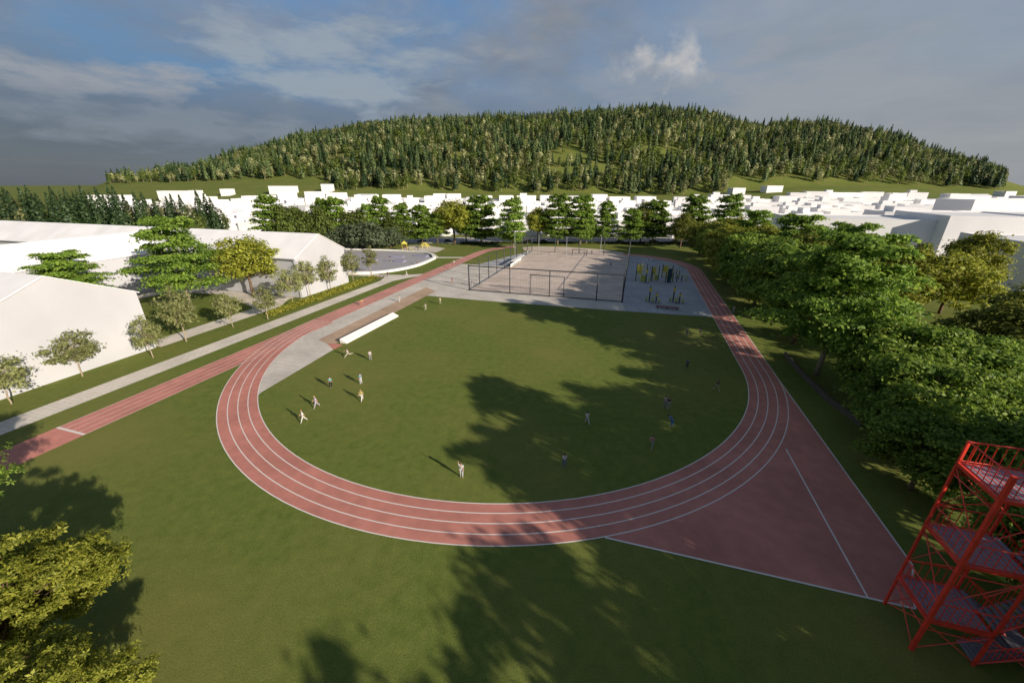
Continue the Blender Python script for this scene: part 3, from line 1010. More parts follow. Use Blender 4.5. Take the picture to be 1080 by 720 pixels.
# row behind the court
G = 'trees along the street behind the court'
for px, py, yt, kd, wd, lb in (
        (292, 262, 208, 'layB', 1.0, 'tiered tree at the left end of the dark tree belt above the gabled roof'),
        (308, 262, 215, 'drkA', 1.0, 'dark olive tree second from the left in the belt above the gabled roof'),
        (324, 262, 219, 'drkA', 1.0, 'dark rounded tree third from the left in the belt above the gabled roof'),
        (341, 262, 216, 'drkA', 0.9, 'olive rounded tree in the belt above the apex of the second gable'),
        (347, 259, 211, 'layB', 0.9, 'tiered tree poking up behind the olive rounded tree'),
        (360, 260, 210, 'layB', 1.0, 'tall tiered tree at the middle of the left tree belt'),
        (379, 260, 220, 'drkA', 1.0, 'dark bushy tree behind the grey green shrubs left of the plaza'),
        (391, 259, 217, 'layB', 0.8, 'slim tiered tree behind the grey green shrubs'),
        (405, 258, 209, 'layB', 1.0, 'tall tiered tree above the narrow young tree of the plaza'),
        (416, 259, 226, 'drkA', 1.1, 'dark bushy tree to the left of the playground'),
        (427, 258, 216, 'layB', 1.0, 'tiered tree standing behind the left side of the playground'),
        (446, 258, 218, 'layB', 1.1, 'tiered tree standing behind the middle of the playground'),
        (462, 258, 222, 'broadB', 0.9, 'green tree behind the right side of the playground'),
        (480, 258, 211, 'yelA', 1.15, 'large yellow green tree right of the playground'),
        (492, 257, 214, 'broadA', 0.8, 'full green tree right of the large yellow green one'),
        (508, 258, 208, 'layB', 1.25, 'dense tiered tree at the far end of the red straight'),
        (541, 262, 211, 'layB', 0.95, 'slender tiered tree standing alone before the white houses'),
        (567, 257, 219, 'yelA', 0.95, 'golden round tree behind the court'),
        (588, 258, 207, 'layB', 1.15, 'tall tiered tree right of the golden round tree'),
        (612, 258, 208, 'layB', 1.1, 'tiered tree second to the right of the golden tree'),
        (618, 257, 222, 'layB', 1.1, 'shorter tiered tree leaning into its taller neighbour'),
        (637, 257, 214, 'layB', 0.9, 'narrow tiered tree in front of the tallest white houses'),
        (664, 258, 222, 'layB', 1.2, 'broad tiered tree just left of the tall fence corner'),
        (675, 256, 212, 'olvA', 0.8, 'olive tree behind two tiered trees at the fence corner'),
        (688, 257, 213, 'layB', 1.2, 'dense tiered tree right of the olive one'),
        (717, 262, 224, 'olvA', 0.85, 'olive tree at the right end of the street row'),
        (727, 259, 208, 'layB', 1.05, 'tall tiered tree above the right end of the street row'),
        (763, 259, 207, 'layB', 1.05, 'tiered tree top above the yellow trees of the right belt')):
    treep(kd, px, py, yt, lb, G, wd)
G = 'grey green shrubs by the plaza'
for px, py, yt, lb in ((352, 262, 238, 'grey green shrub behind the far corner of the gabled roof'), (372, 262, 236, 'grey green shrub left of the narrow young tree'),
                       (391, 263, 234, 'tallest grey green shrub behind the narrow young tree'), (412, 261, 240, 'grey green shrub at the right end of the clump')):
    treep('gryA', px, py, yt, lb, G, 1.25, cat='shrub')
# belt on the right
G = 'trees of the right hand belt'
for kd, n_, t_, h, wd, lb in (
        ('olvA', 27, 182, 14, 1.1, 'olive tree at the far end of the right belt beside the bend'),
        ('yelB', 30, 169, 15, 1.2, 'yellow tree near the far end of the right belt'),
        ('yelB', 38, 178, 16, 1.2, 'golden green tree behind the first yellow tree of the belt'),
        ('broadB', 28.5, 156, 14, 1.0, 'green tree next to the far part of the right straight'),
        ('layA', 40, 159, 19, 0.95, 'tiered tree showing between yellow crowns in the far belt'),
        ('yelB', 29.5, 143, 16, 1.2, 'yellow brown tree standing over the far right straight'),
        ('olvA', 38, 147, 16, 1.1, 'olive tree behind the yellow brown one'),
        ('broadA', 46, 138, 17, 1.0, 'wide green tree in the second rank of the far belt'),
        ('yelB', 30, 131, 16, 1.1, 'gold green tree over the far third of the right straight'),
        ('yelB', 38, 134, 17, 1.1, 'yellow green tree peeping over the green crown in front of it'),
        ('broadB', 30, 119, 17, 1.0, 'tall green tree beside the runner on the right straight'),
        ('layA', 41, 122, 20, 1.1, 'spreading tiered tree topping the belt in front of the big white block'),
        ('broadB', 30.5, 107, 17, 1.05, 'dark green tree overhanging the middle of the right straight'),
        ('layA', 49, 112, 19, 1.1, 'tiered tree with long level boughs far back before the white blocks'),
        ('olvA', 39, 109, 18, 1.05, 'broad olive tree in the thick of the belt'),
        ('olvA', 62, 116, 16, 1.05, 'olive brown tree at the back of the belt behind the sunlit gap'),
        ('yelB', 60, 109, 15, 1.2, 'yellow leaved tree at the back of the belt left of the sunlit gap'),
        ('yelB', 70, 112, 14, 1.2, 'yellow leaved tree at the back of the belt below the lone rounded tree'),
        ('broadB', 30.5, 94, 18.5, 1.1, 'green tree with low boughs before the start of the bend'),
        ('broadA', 39, 97, 16, 1.0, 'rounded green tree in the heart of the belt'),
        ('broadB', 31, 81, 18.5, 1.1, 'green tree with low boughs beside the start of the bend'),
        ('layA', 30, 67, 21, 1.15, 'tall tiered tree with a bare trunk showing by the low wall'),
        ('olvA', 66, 84, 13, 1.25, 'dark olive tree right of the sunlit gap'),
        ('olvA', 56, 73, 12.5, 1.3, 'dark olive tree below the sunlit gap at the right'),
        ('olvA', 70, 72, 14, 1.3, 'dark olive tree at the right frame edge'),
        ('broadA', 34, 57, 13, 1.1, 'big bright leaved tree behind the low wall'),
        ('broadB', 42, 58, 11.5, 1.3, 'big bright leaved tree farther right behind the low wall'),
        ('broadA', 51, 60, 10.5, 1.4, 'bright leaved tree at the right edge below the dark olive ones'),
        ('broadA', 31.5, 47, 11.5, 1.15, 'bright leaved tree above the left part of the red tower'),
        ('broadB', 39, 47, 9.5, 1.5, 'bright leaved tree above the right part of the red tower'),
        ('broadA', 46, 49, 8.5, 1.5, 'bright leaved tree cut by the right frame edge above the red tower'),
        ('broadB', 28.8, 40.5, 8.5, 1.2, 'low dark leaved tree between the red apron and the tower'),
        ('broadA', 34, 38, 10, 1.2, 'leafy tree directly behind the top of the red tower'),
        ('broadB', 30, 31, 8, 1.2, 'low dark green tree behind the upper half of the red tower'),
        ('broadB', 37, 33, 17, 0.9, 'tall green tree at the right frame edge behind the red tower')):
    X, Y = W(n_, t_)
    tree(kd, X, Y, h, lb, G, None, wd)
treep('yelA', 1012, 312, 245, 'rounded green and gold tree standing alone before the white blocks', G, 1.0)
# trees below and behind the viewpoint: only their shade reaches the picture
G = 'trees behind the viewpoint'
for kd, X, Y, h in (('airyA', 33, -6, 17), ('airyA', 44, -14, 19), ('airyA', 25, -15, 17), ('airyA', 52, 2, 18), ('airyA', 9, -10, 11), ('airyA', 0, -15, 17), ('airyA', -7, -8, 14), ('airyA', 60, -12, 19), ('layB', 39, 15, 20), ('layA', 35, 5.5, 17.5)):
    tree(kd, X, Y, h, 'broad leafy tree standing outside the picture behind the viewpoint', G)
tree('nearA', -29.8, 15.0, 9.4, 'yellow green tree close below the viewpoint in the bottom left corner', 'trees in the bottom left corner', 1.0, 1.0)
tree('nearA', -22.8, 10.8, 7.2, 'lower yellow green tree beside the larger one at the bottom frame edge', 'trees in the bottom left corner', 2.5, 0.95)
tree('nearB', -42.4, 22.5, 12.0, 'bright green tree showing only a few twigs at the left frame edge', 'trees in the bottom left corner', 1.0, 1.0)
# yellow hedge
b_ = rng.uniform(size=(9000, 3))
hc = np.stack([-77.6 + (b_[:, 0] - 0.5) * 2.4, 65 + b_[:, 1] * 40, 0.1 + b_[:, 2] ** 0.8 * 1.1], 1)
hc[:, 2] *= 0.8 + 0.25 * np.sin(hc[:, 1] * 2.1) + 0.15 * np.sin(hc[:, 1] * 5.3)
hw = np.stack([hc[:, 0] * DY + hc[:, 1] * DX, -hc[:, 0] * DX + hc[:, 1] * DY, hc[:, 2]], 1)
o = link('hedge', np_mesh('hedge', *leaves(hw, 0.17, 0.5)), LF['hedge'])
tag(o, 'long low yellow green hedge between the footpath and the second gabled building', 'hedge')
b_ = rng.uniform(size=(9000, 3))
o = link('hedge', np_mesh('hedge', *leaves(np.stack([-26 + b_[:, 0] * 150, 201.4 + b_[:, 1] * 1.4, 0.1 + b_[:, 2] * 0.7], 1), 0.3, 0.4)), LF['dark'])
tag(o, 'long dark hedge at the foot of the street fence behind the court', 'hedge')


# conifers and forest
def con_mesh(kind, seed):
    if kind == 'conifer':
        h, r = 25, 5.2
        V, Q = conifer_arr(h, r, 260, 1.25, seed)
    elif kind == 'pale':
        h, r = 18, 4.4
        V, Q = blob_arr(h, r, 200, 0.95, seed, 0.3)
    else:
        h, r = 18, 4.6
        V, Q = blob_arr(h, r, 190, 1.05, seed, 0.2)
    return V, Q


def trunk_arr(h, r):
    b = MB()
    b.tube([(0, 0, -1), (0, 0, h)], [r, r * 0.5], 5)
    V = np.array(b.v)
    Q = np.array([f for f in b.f if len(f) == 4])
    return V, Q


FK = [('conifer', 41), ('conifer', 42), ('conifer', 43), ('pale', 44), ('pale', 45), ('dark', 46), ('conifer', 47), ('dark', 48)]
FM = [con_mesh(*k) for k in FK]
TV_, TQ_ = trunk_arr(8, 0.35)
FKN = {'conifer': ('spruce_tree', 'dark spruce tree'), 'pale': ('pale_tree', 'pale olive tree'), 'dark': ('dark_tree', 'dark rounded tree')}
fme = []
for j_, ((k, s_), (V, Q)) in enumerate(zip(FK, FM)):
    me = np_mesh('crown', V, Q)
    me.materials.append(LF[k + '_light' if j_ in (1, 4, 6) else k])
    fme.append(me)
tme = np_mesh('trunk', TV_, TQ_)
tme.materials.append(M_BARKL)


RM = []
for (k, s_) in FK:
    V, Q = (conifer_arr(25, 5.6, 1500, 0.62, s_ + 50, 0.05) if k == 'conifer' else blob_arr(18, 4.6, 1100, 0.5, s_ + 50, 0.22))
    me = np_mesh('crown', V, Q)
    me.materials.append(LF[k])
    RM.append(me)


def forest_tree(i, X, Y, z, s, rz, label, group, fme=fme):
    o = empty(FKN[FK[i][0]][0], (X, Y, z), rz, label, 'tree', group, s)
    for nm, me in (('trunk', tme), ('crown', fme[i])):
        c = bpy.data.objects.new(nm, me)
        COL.objects.link(c)
        c.parent = o
    return o


rg = np.random.default_rng(99)
cand = []
us_ = []
sp = 9.0
for iy, Y in enumerate(np.arange(470, 930, sp)):
    for X in np.arange(-900, 1150, sp):
        x = X + rg.uniform(-0.45, 0.45) * sp + (iy % 2) * sp / 2
        y = Y + rg.uniform(-0.45, 0.45) * sp
        u = x / y
        px = u / math.cos(TILT) * F + CX
        if px < 116 or px > 1058:
            continue
        if px < 345:
            ye = np.interp(px, [116, 200, 300, 345], [640, 610, 590, 575])
        elif px < 766:
            ye = np.interp(px, [345, 420, 560, 720, 766], [478, 484, 476, 474, 474])
        else:
            ye = np.interp(px, [766, 850, 920, 1000, 1058], [520, 524, 520, 520, 520])
        yr = np.interp(u, _u, _yr)
        if px < 180:
            yr = ye + 35 + (px - 116) * 1.6
        ye += 9 * math.sin(px * 0.13) + 6 * math.sin(px * 0.31)
        if y < ye or y > yr + 45:
            continue
        z = hz(x, y)
        qx, qy = proj(x, y, z)
        if ((qx - 600) / 26) ** 2 + ((qy - 167) / 8) ** 2 < 1 or ((qx - 602) / 26) ** 2 + ((qy - 182) / 5.5) ** 2 < 1 or ((qx - 690) / 22) ** 2 + ((qy - 160) / 3.5) ** 2 < 1:
            if rg.uniform() < 0.93:
                continue
        if math.sin(x * 0.033 + 0.7) * math.sin(y * 0.041 + x * 0.011) > 0.83 and y > ye + 25:
            continue
        if rg.uniform() < (0.07 if px > 170 else 0.38):
            continue
        cl = math.sin(x * 0.021 + 1.3) * math.sin(y * 0.027 + x * 0.006)
        p = rg.uniform() + 0.22 * cl
        if p < 0.50:
            i = [0, 1, 2, 6][rg.integers(4)]
        elif p < 0.78:
            i = [3, 4][rg.integers(2)]
        else:
            i = [5, 7][rg.integers(2)]
        cand.append((math.hypot(x, y), x, y, z, i, rg.uniform(0.56, 0.96) * (1 + 0.16 * math.sin(x * 0.05) * math.sin(y * 0.043 + 1)), rg.uniform(0, 6.28)))
cand.sort()
print('FOREST', len(cand))
front = cand[:260]
for d, x, y, z, i, s, rz in front:
    k = FK[i][0]
    where = ('at the forest edge behind the town centre' if -170 < x < 245 else 'at the forest edge on the right flank of the hill' if x > 0 else 'at the forest edge on the left flank of the hill')
    forest_tree(i, x, y, z, s, rz, FKN[k][1] + ' ' + where, '%s %s' % (FKN[k][1].replace(' tree', ' trees'), where))
rest = cand[260:]
VV, QQ, MI = [], [], []
off = 0
kinds = ['conifer', 'pale', 'dark', 'bark', 'conifer_light', 'pale_light']
for d, x, y, z, i, s, rz in rest:
    for (V, Q), mi in ((FM[i], kinds.index(FK[i][0]) if FK[i][0] == 'dark' or (rz * 7) % 1 < 0.55 else kinds.index(FK[i][0] + '_light')), ((TV_, TQ_), 3)):
        c, s_ = math.cos(rz) * s, math.sin(rz) * s
        P = np.stack([V[:, 0] * c - V[:, 1] * s_ + x, V[:, 0] * s_ + V[:, 1] * c + y, V[:, 2] * s * (1.0) + z], 1)
        VV.append(P)
        QQ.append(Q + off)
        MI.append(np.full(len(Q), mi, np.int32))
        off += len(V)
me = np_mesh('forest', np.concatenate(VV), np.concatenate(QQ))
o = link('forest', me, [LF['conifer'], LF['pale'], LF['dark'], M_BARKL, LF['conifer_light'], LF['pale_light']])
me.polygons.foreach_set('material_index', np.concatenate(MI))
tag(o, 'dense mixed forest covering the whole hill behind the town', 'forest', kind='stuff')
# conifer row beyond the long white roof, far left
random.seed(5)
G = 'row of trees beyond the long white roof'
cnt = {}
for k in range(36):
    px = -8 + k * 6.6 + random.uniform(-1.5, 1.5)
    i = random.choice([0, 1, 2, 6, 0, 1, 2, 6, 3, 4, 5])
    Y = 205 + random.uniform(-6, 12)
    X = (px - 540) / F * math.cos(TILT) * Y
    tall = random.uniform(0.92, 1.12) * (1.0 if px < 150 else 0.92)
    if i in (3, 4):
        tall *= 1.12
    kk = FKN[FK[i][0]][1]
    pos = 'above the left part of the long white roof' if px < 75 else 'above the middle of the long white roof' if px < 150 else 'left of the pale houses above the tall cedar'
    forest_tree(i, X, Y, 0, tall, random.uniform(0, 6.28), kk + ' in the row ' + pos, '%ss in the row %s' % (kk, pos), RM)
# a few lone trees on the meadow left of the hill
for px, Y, i, s, lb in ((355, 470, 5, 0.55, 'small dark tree alone on the meadow below the left hill flank'), (365, 466, 0, 0.6, 'small spruce beside the lone dark tree on the meadow')):
    X = (px - 540) / F * math.cos(TILT) * Y
    forest_tree(i, X, Y, hz(X, Y), s, 1.0, lb, 'lone trees on the meadow')


# ------------------------------------------------------------------ white buildings
def M4(X, Y, z, rz):
    return Matrix.Translation((X, Y, z)) @ Matrix.Rotation(rz, 4, 'Z')


def gable_wing(name, n0, n1, t0, t1, eave, ridge, along, label, gutters=True):
    """wing in the track frame; ridge runs along n or t"""
    X, Y = W(n1, (t0 + t1) / 2)
    o = empty(name, (X, Y, 0), -R(16.9), label, 'building', 'white buildings left of the track')
    w, d = n1 - n0, t1 - t0                        # local x: -w..0, local y: -d/2..d/2
    b = MB()
    if along == 'n':
        prof = [(-d / 2, -0.5), (d / 2, -0.5), (d / 2, eave), (0, ridge), (-d / 2, eave)]
        vs = [(-w, y, z) for y, z in prof] + [(0, y, z) for y, z in prof]
    else:
        prof = [(-w, -0.5), (0, -0.5), (0, eave), (-w / 2, ridge), (-w, eave)]
        vs = [(x, -d / 2, z) for x, z in prof] + [(x, d / 2, z) for x, z in prof]
    n = 5
    b.add(vs, [tuple(range(5)), tuple(range(5, 10)), (0, 1, 6, 5), (1, 2, 7, 6), (4, 0, 5, 9), (2, 3, 8, 7), (3, 4, 9, 8)])
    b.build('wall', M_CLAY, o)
    # roof sheets with a small overhang
    ov = 0.35
    for sg in (-1, 1):
        r = MB()
        if along == 'n':
            dy = d / 2 + ov
            ze = eave - ov * (ridge - eave) / (d / 2)
            p = [(-w - 0.2, sg * dy, ze + 0.03), (0.25, sg * dy, ze + 0.03), (0.25, 0, ridge + 0.03), (-w - 0.2, 0, ridge + 0.03)]
        else:
            hw_ = w / 2 + ov
            ze = eave - ov * (ridge - eave) / (w / 2)
            p = [(-w / 2 + sg * hw_, -d / 2 - 0.25, ze + 0.03), (-w / 2 + sg * hw_, d / 2 + 0.25, ze + 0.03), (-w / 2, d / 2 + 0.25, ridge + 0.03), (-w / 2, -d / 2 - 0.25, ridge + 0.03)]
        r.add(p + [(x, y, z + 0.16) for x, y, z in p], [(0, 1, 2, 3), (4, 5, 6, 7), (0, 1, 5, 4), (1, 2, 6, 5), (2, 3, 7, 6), (3, 0, 4, 7)])
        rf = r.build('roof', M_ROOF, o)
        if gutters and along == 'n' and sg < 0:
            gb = MB()
            gb.tube([(-w, -d / 2 - ov - 0.06, ze - 0.02), (0.25, -d / 2 - ov - 0.06, ze - 0.02)], 0.16, 8)
            gb.build('gutter', M_GUT, rf)
            gb = MB()
            gb.tube([(-0.35, -d / 2 - ov - 0.06, ze), (-0.35, -d / 2 - 0.12, ze - 0.7), (-0.35, -d / 2 - 0.12, 0)], 0.13, 8)
            gb.build('downpipe', M_GUT, o)
    return o


gable_wing('school_wing', -128, -82.3, 23.6, 44.6, 10.4, 15.4, 'n', 'nearest white gabled building at the left frame edge with a blank end wall', gutters=False)
gable_wing('school_wing', -262, -82.4, 80.0, 98.6, 10.3, 15.3, 'n', 'second white gabled building with a long roof, gutter and downpipe past the courtyard')
gable_wing('school_wing', -147, -128.1, 8, 79.9, 10.3, 15.0, 't', 'low white connecting wing at the back of the courtyard', gutters=False)


def block(name, X, Y, w, d, h, rz, kind, label, group, base=None):
    """white house: flat roof with parapet and roof house, stepped block, or low gable. One mesh: walls and roof share one blank white finish"""
    z = hz(X, Y) if base is None else base
    o = empty(name, (X, Y, z), rz, label, 'house' if h < 12 else 'building', group)
    b = MB()
    x0, x1, y0, y1 = -w / 2, w / 2, -d / 2, d / 2
    r = MB()
    if kind == 'gable':
        prof = [(y0, -2), (y1, -2), (y1, h * 0.75), (0, h), (y0, h * 0.75)]
        b.add([(x0, y, q) for y, q in prof] + [(x1, y, q) for y, q in prof], [tuple(range(5)), tuple(range(5, 10)), (0, 1, 6, 5), (1, 2, 7, 6), (4, 0, 5, 9), (2, 3, 8, 7), (3, 4, 9, 8)])
        for sg in (-1, 1):
            k = 0.3 * h * 0.25 / (d / 2)
            p = [(x0 - 0.3, sg * (d / 2 + 0.3), h * 0.75 - k + 0.02), (x1 + 0.3, sg * (d / 2 + 0.3), h * 0.75 - k + 0.02), (x1 + 0.3, 0, h + 0.02), (x0 - 0.3, 0, h + 0.02)]
            r.add(p + [(a, c, q + 0.14) for a, c, q in p], [(0, 1, 2, 3), (4, 5, 6, 7), (0, 1, 5, 4), (1, 2, 6, 5), (2, 3, 7, 6), (3, 0, 4, 7)])
    else:
        b.box(x0, x1, y0, y1, -2, h)
        if kind == 'step':
            b.box(x0 - w * 0.35, x0 - 0.003, y0 + d * 0.12, y1 - d * 0.1, -2, h * 0.6)
        pw = 0.3
        r.box(x0, x1, y0, y0 + pw, h + 0.002, h + 0.45)
        r.box(x0, x1, y1 - pw, y1, h + 0.002, h + 0.45)
        r.box(x0, x0 + pw, y0 + pw + 0.002, y1 - pw - 0.002, h + 0.002, h + 0.45)
        r.box(x1 - pw, x1, y0 + pw + 0.002, y1 - pw - 0.002, h + 0.002, h + 0.45)
        if kind in ('tower', 'step'):
            r.box(x0 + w * 0.15, x0 + w * 0.5, y0 + d * 0.3, y0 + d * 0.75, h + 0.002, h + 2.6)
    b.build('wall', M_HOUSE, o)
    r.build('roof', M_HOUSE, o)
    return o


RZ = -R(16.9)
G = 'large white blocks on the right'
for X, Y, w, d, h, kd, lb in (
        (142, 170, 52, 26, 15, 'flat', 'long white block behind the right tree belt with a dark left face'),
        (176, 158, 30, 34, 17, 'flat', 'white block with a narrow shaded left wall above the lone rounded tree'),
        (236, 165, 70, 40, 16, 'flat', 'wide flat white block reaching the right frame edge'),
        (158, 112, 34, 30, 13, 'flat', 'white block at the right frame edge showing a large grey left wall'),
        (205, 205, 40, 20, 15, 'step', 'stepped white block behind the wide flat one'),
        (268, 225, 52, 22, 20, 'flat', 'tall white block with a broad grey side near the right edge'),
        (330, 238, 60, 24, 21, 'flat', 'tall white block cut by the right frame edge'),
        (118, 226, 34, 16, 9, 'step', 'low white block between the tree belt and the street'),
        (160, 232, 30, 15, 10, 'flat', 'low white block right of the one by the street')):
    block('white_block', X, Y, w, d, h, RZ if Y < 215 else -0.08, kd, lb, G)
# town houses, row by row up the slope
random.seed(12)
rows = [(238, 8.0), (257, 7.5), (279, 7), (302, 6.5), (326, 6), (352, 5.5), (380, 5.2), (410, 5.0)]
zones = [(-1.02, -0.60, 'at far left'), (-0.60, -0.20, 'behind the left tree belt'), (-0.20, 0.16, 'behind the court'),
         (0.16, 0.52, 'behind the gym area'), (0.52, 0.9, 'above the right tree belt'), (0.9, 1.5, 'near the right frame edge')]
nh = 0
for ri, (Y, hh) in enumerate(rows):
    X = -1.0 * Y
    far = 'in the top row' if ri >= 7 else 'in the upper rows' if ri >= 5 else 'in the middle rows' if ri >= 2 else 'in the street row'
    while X < 1.36 * Y:
        w = random.uniform(11, 20)
        u = (X + w / 2) / Y
        lim = np.interp(u / math.cos(TILT) * F + CX, [-400, 120, 200, 330, 420, 760, 860, 1080, 1400], [330, 385, 420, 425, 425, 420, 425, 430, 430])
        skip = Y > lim or (u < -0.55 and Y < 255) or (u > 0.62 and Y < 250) or random.random() < 0.10
        if not skip:
            d = random.uniform(9, 13)
            y = Y + random.uniform(-3.5, 3.5)
            h = hh * random.choice([0.7, 0.85, 1, 1, 1.2, 1.4 if ri < 4 else 0.9])
            zn = next((z[2] for z in zones if z[0] <= u < z[1]), 'near the right frame edge')
            kd = random.choice(['flat', 'flat', 'step', 'tower', 'gable'])
            kw = {'flat': 'plain flat white house', 'step': 'white house with a lower side wing', 'tower': 'white house with a roof box', 'gable': 'white house with a low pitched roof'}[kd]
            block('house', X + w / 2, y, w, d, h, random.uniform(-0.14, 0.10) + (RZ * 0.5 if u > 0.4 else 0), kd, kw + ' ' + far + ' ' + zn, kw.replace('house', 'houses') + ' ' + far + ' ' + zn)
            nh += 1
        X += w + random.choice([2, 4, 7, 12])
print('HOUSES', nh)
for px, Y, w, h, lb in ((112, 400, 34, 9, 'long white building above the conifer row at the far left'), (180, 430, 24, 8, 'white building on the meadow above the conifer row'),
                        (204, 448, 8, 6, 'tiny white hut on the left meadow'), (238, 450, 9, 6, 'tiny white hut on the meadow below the left hill flank'),
                        (298, 452, 26, 7, 'white house standing highest on the meadow left of the forest foot'), (345, 460, 10, 7, 'small white cube house next to the lone trees on the meadow'),
                        (778, 462, 14, 6, 'small white house on the right meadow below the hill'), (815, 464, 18, 6, 'second white house on the right meadow below the hill'),
                        (1064, 440, 12, 7, 'small white house at the far right beneath the last trees')):
    X = (px - 540) / F * math.cos(TILT) * Y
    block('house', X, Y, w, 11, h, 0.05, 'flat', lb, 'houses on the meadow')


# ------------------------------------------------------------------ red stair tower
def red_tower():
    n0, n1, t0, t1 = 20.1, 26.4, 22.9, 26.0            # left end, right end, front, back
    X, Y = W(n0, t0)
    o = empty('stair_tower', (X, Y, 0), -R(16.9), 'red steel stair tower with grey grating landings at the bottom right', 'stair tower')
    L, D = n1 - n0, t1 - t0
    levels = [2.95, 7.75, 12.55]
    top = 14.05
    for x in (0, 3.15, L):
        for y in (0, D):
            b = MB()
            pw = 0.10 if y == 0 and x < 3 else 0.065
            b.box(x - pw, x + pw, y - pw, y + pw, -0.2, top if x < 4 else levels[2] - 2.4 + 1.5)
            b.build('post', M_RED, o)
    LX = 3.15                                          # landing length
    prev = 0.0
    for li, z in enumerate(levels):
        b = MB()
        b.box(0.13, LX - 0.12, 0.13, D - 0.13, z - 0.05, z)
        pl = b.build('landing', M_GRATE, o)
        b = MB()
        for k in range(1, 10):                          # joists under the grating, rising through as ribs
            x = 0.12 + k * (LX - 0.24) / 10
            b.box(x - 0.03, x + 0.03, 0.131, D - 0.131, z - 0.16, z + 0.012)
        b.build('joist', M_RED, pl)
        b = MB()
        for a, c in (((0, 0), (LX, 0)), ((0, D), (LX, D)), ((0, 0), (0, D)), ((LX, 0), (LX, D))):
            b.box(min(a[0], c[0]) - 0.07, max(a[0], c[0]) + 0.07, min(a[1], c[1]) - 0.07, max(a[1], c[1]) + 0.07, z - 0.24, z - 0.02)
        b.build('floor_frame', M_RED, o)
        # railing with slanted balusters, top and mid rail
        b = MB()
        hr = 1.45

        def rail(p, q, zp, zq):
            p3, q3 = Vector((*p, zp)), Vector((*q, zq))
            ln = (q3 - p3).length
            b.bar(p3 + Vector((0, 0, hr)), q3 + Vector((0, 0, hr)), 0.075)
            b.bar(p3 + Vector((0, 0, 0.12)), q3 + Vector((0, 0, 0.12)), 0.05)
            n = max(2, int(ln / 0.42))
            for k in range(1, n):
                r0 = p3.lerp(q3, k / n)
                b.bar(r0 + Vector((0, 0, 0.12)), r0 + Vector((0, 0, hr)), 0.042)
        rail((0, 0), (0, D), z, z)
        rail((0, D), (LX, D), z, z)
        rail((0, 0), (LX, 0), z, z)
        b.build('railing', M_RED, o)
        # cross bracing between levels
        b = MB()
        zl, zh = (prev + (hr if li else 0.2), z - 0.35)
        for x0, y0, x1, y1 in ((0, 0, 0, D), (0, 0, LX, 0), (0, D, LX, D), (LX, 0, L, 0)):
            b.bar((x0, y0, zl), (x1, y1, zh), 0.05)
            b.bar((x1, y1, zl), (x0, y0, zh), 0.05)
            b.bar((x0, y0, zh - 0.5), (x1, y1, zh - 0.5), 0.06)
        b.build('brace', M_RED, o)
        # dog leg flights between prev level and z
        mid = (prev + z) / 2
        b = MB()
        b.box(L - 1.1, L - 0.12, 0.13, D - 0.13, mid - 0.05, mid)
        b.build('half_landing', M_GRATE, o)
        for (xa, za, xb, zb, ya, yb) in ((LX + 0.05, prev, L - 1.1, mid, 0.15, D / 2 - 0.05), (L - 1.1, mid, LX + 0.05, z, D / 2 + 0.05, D - 0.15)):
            fl = MB()
            n = 10
            for k in range(n):
                x = xa + (xb - xa) * (k + 0.5) / n
                zz = za + (zb - za) * (k + 1) / n
                fl.box(x - 0.14, x + 0.14, ya, yb, zz - 0.04, zz)
            fo = fl.build('stair_flight', M_GRATE, o)
            sg = MB()
            for y in (ya - 0.03, yb + 0.03):
                sg.bar((xa, y, za), (xb, y, zb), 0.10)
                sg.bar((xa, y, za + 1.2), (xb, y, zb + 1.2), 0.07)
                for k in range(1, 9):
                    x = xa + (xb - xa) * k / 9
                    zz = za + (zb - za) * k / 9
                    sg.bar((x, y, zz), (x, y, zz + 1.2), 0.045)
            sg.build('stringer', M_RED, fo)
        b = MB()
        b.bar((L, 0, mid + 1.2), (L, D, mid + 1.2), 0.07)
        for k in range(1, 7):
            b.bar((L, D * k / 7, mid), (L, D * k / 7, mid + 1.2), 0.045)
        b.box(L - 1.15, L + 0.07, -0.07, D + 0.07, mid - 0.24, mid - 0.06)
        b.build('railing', M_RED, o)
        prev = z
    return o


red_tower()

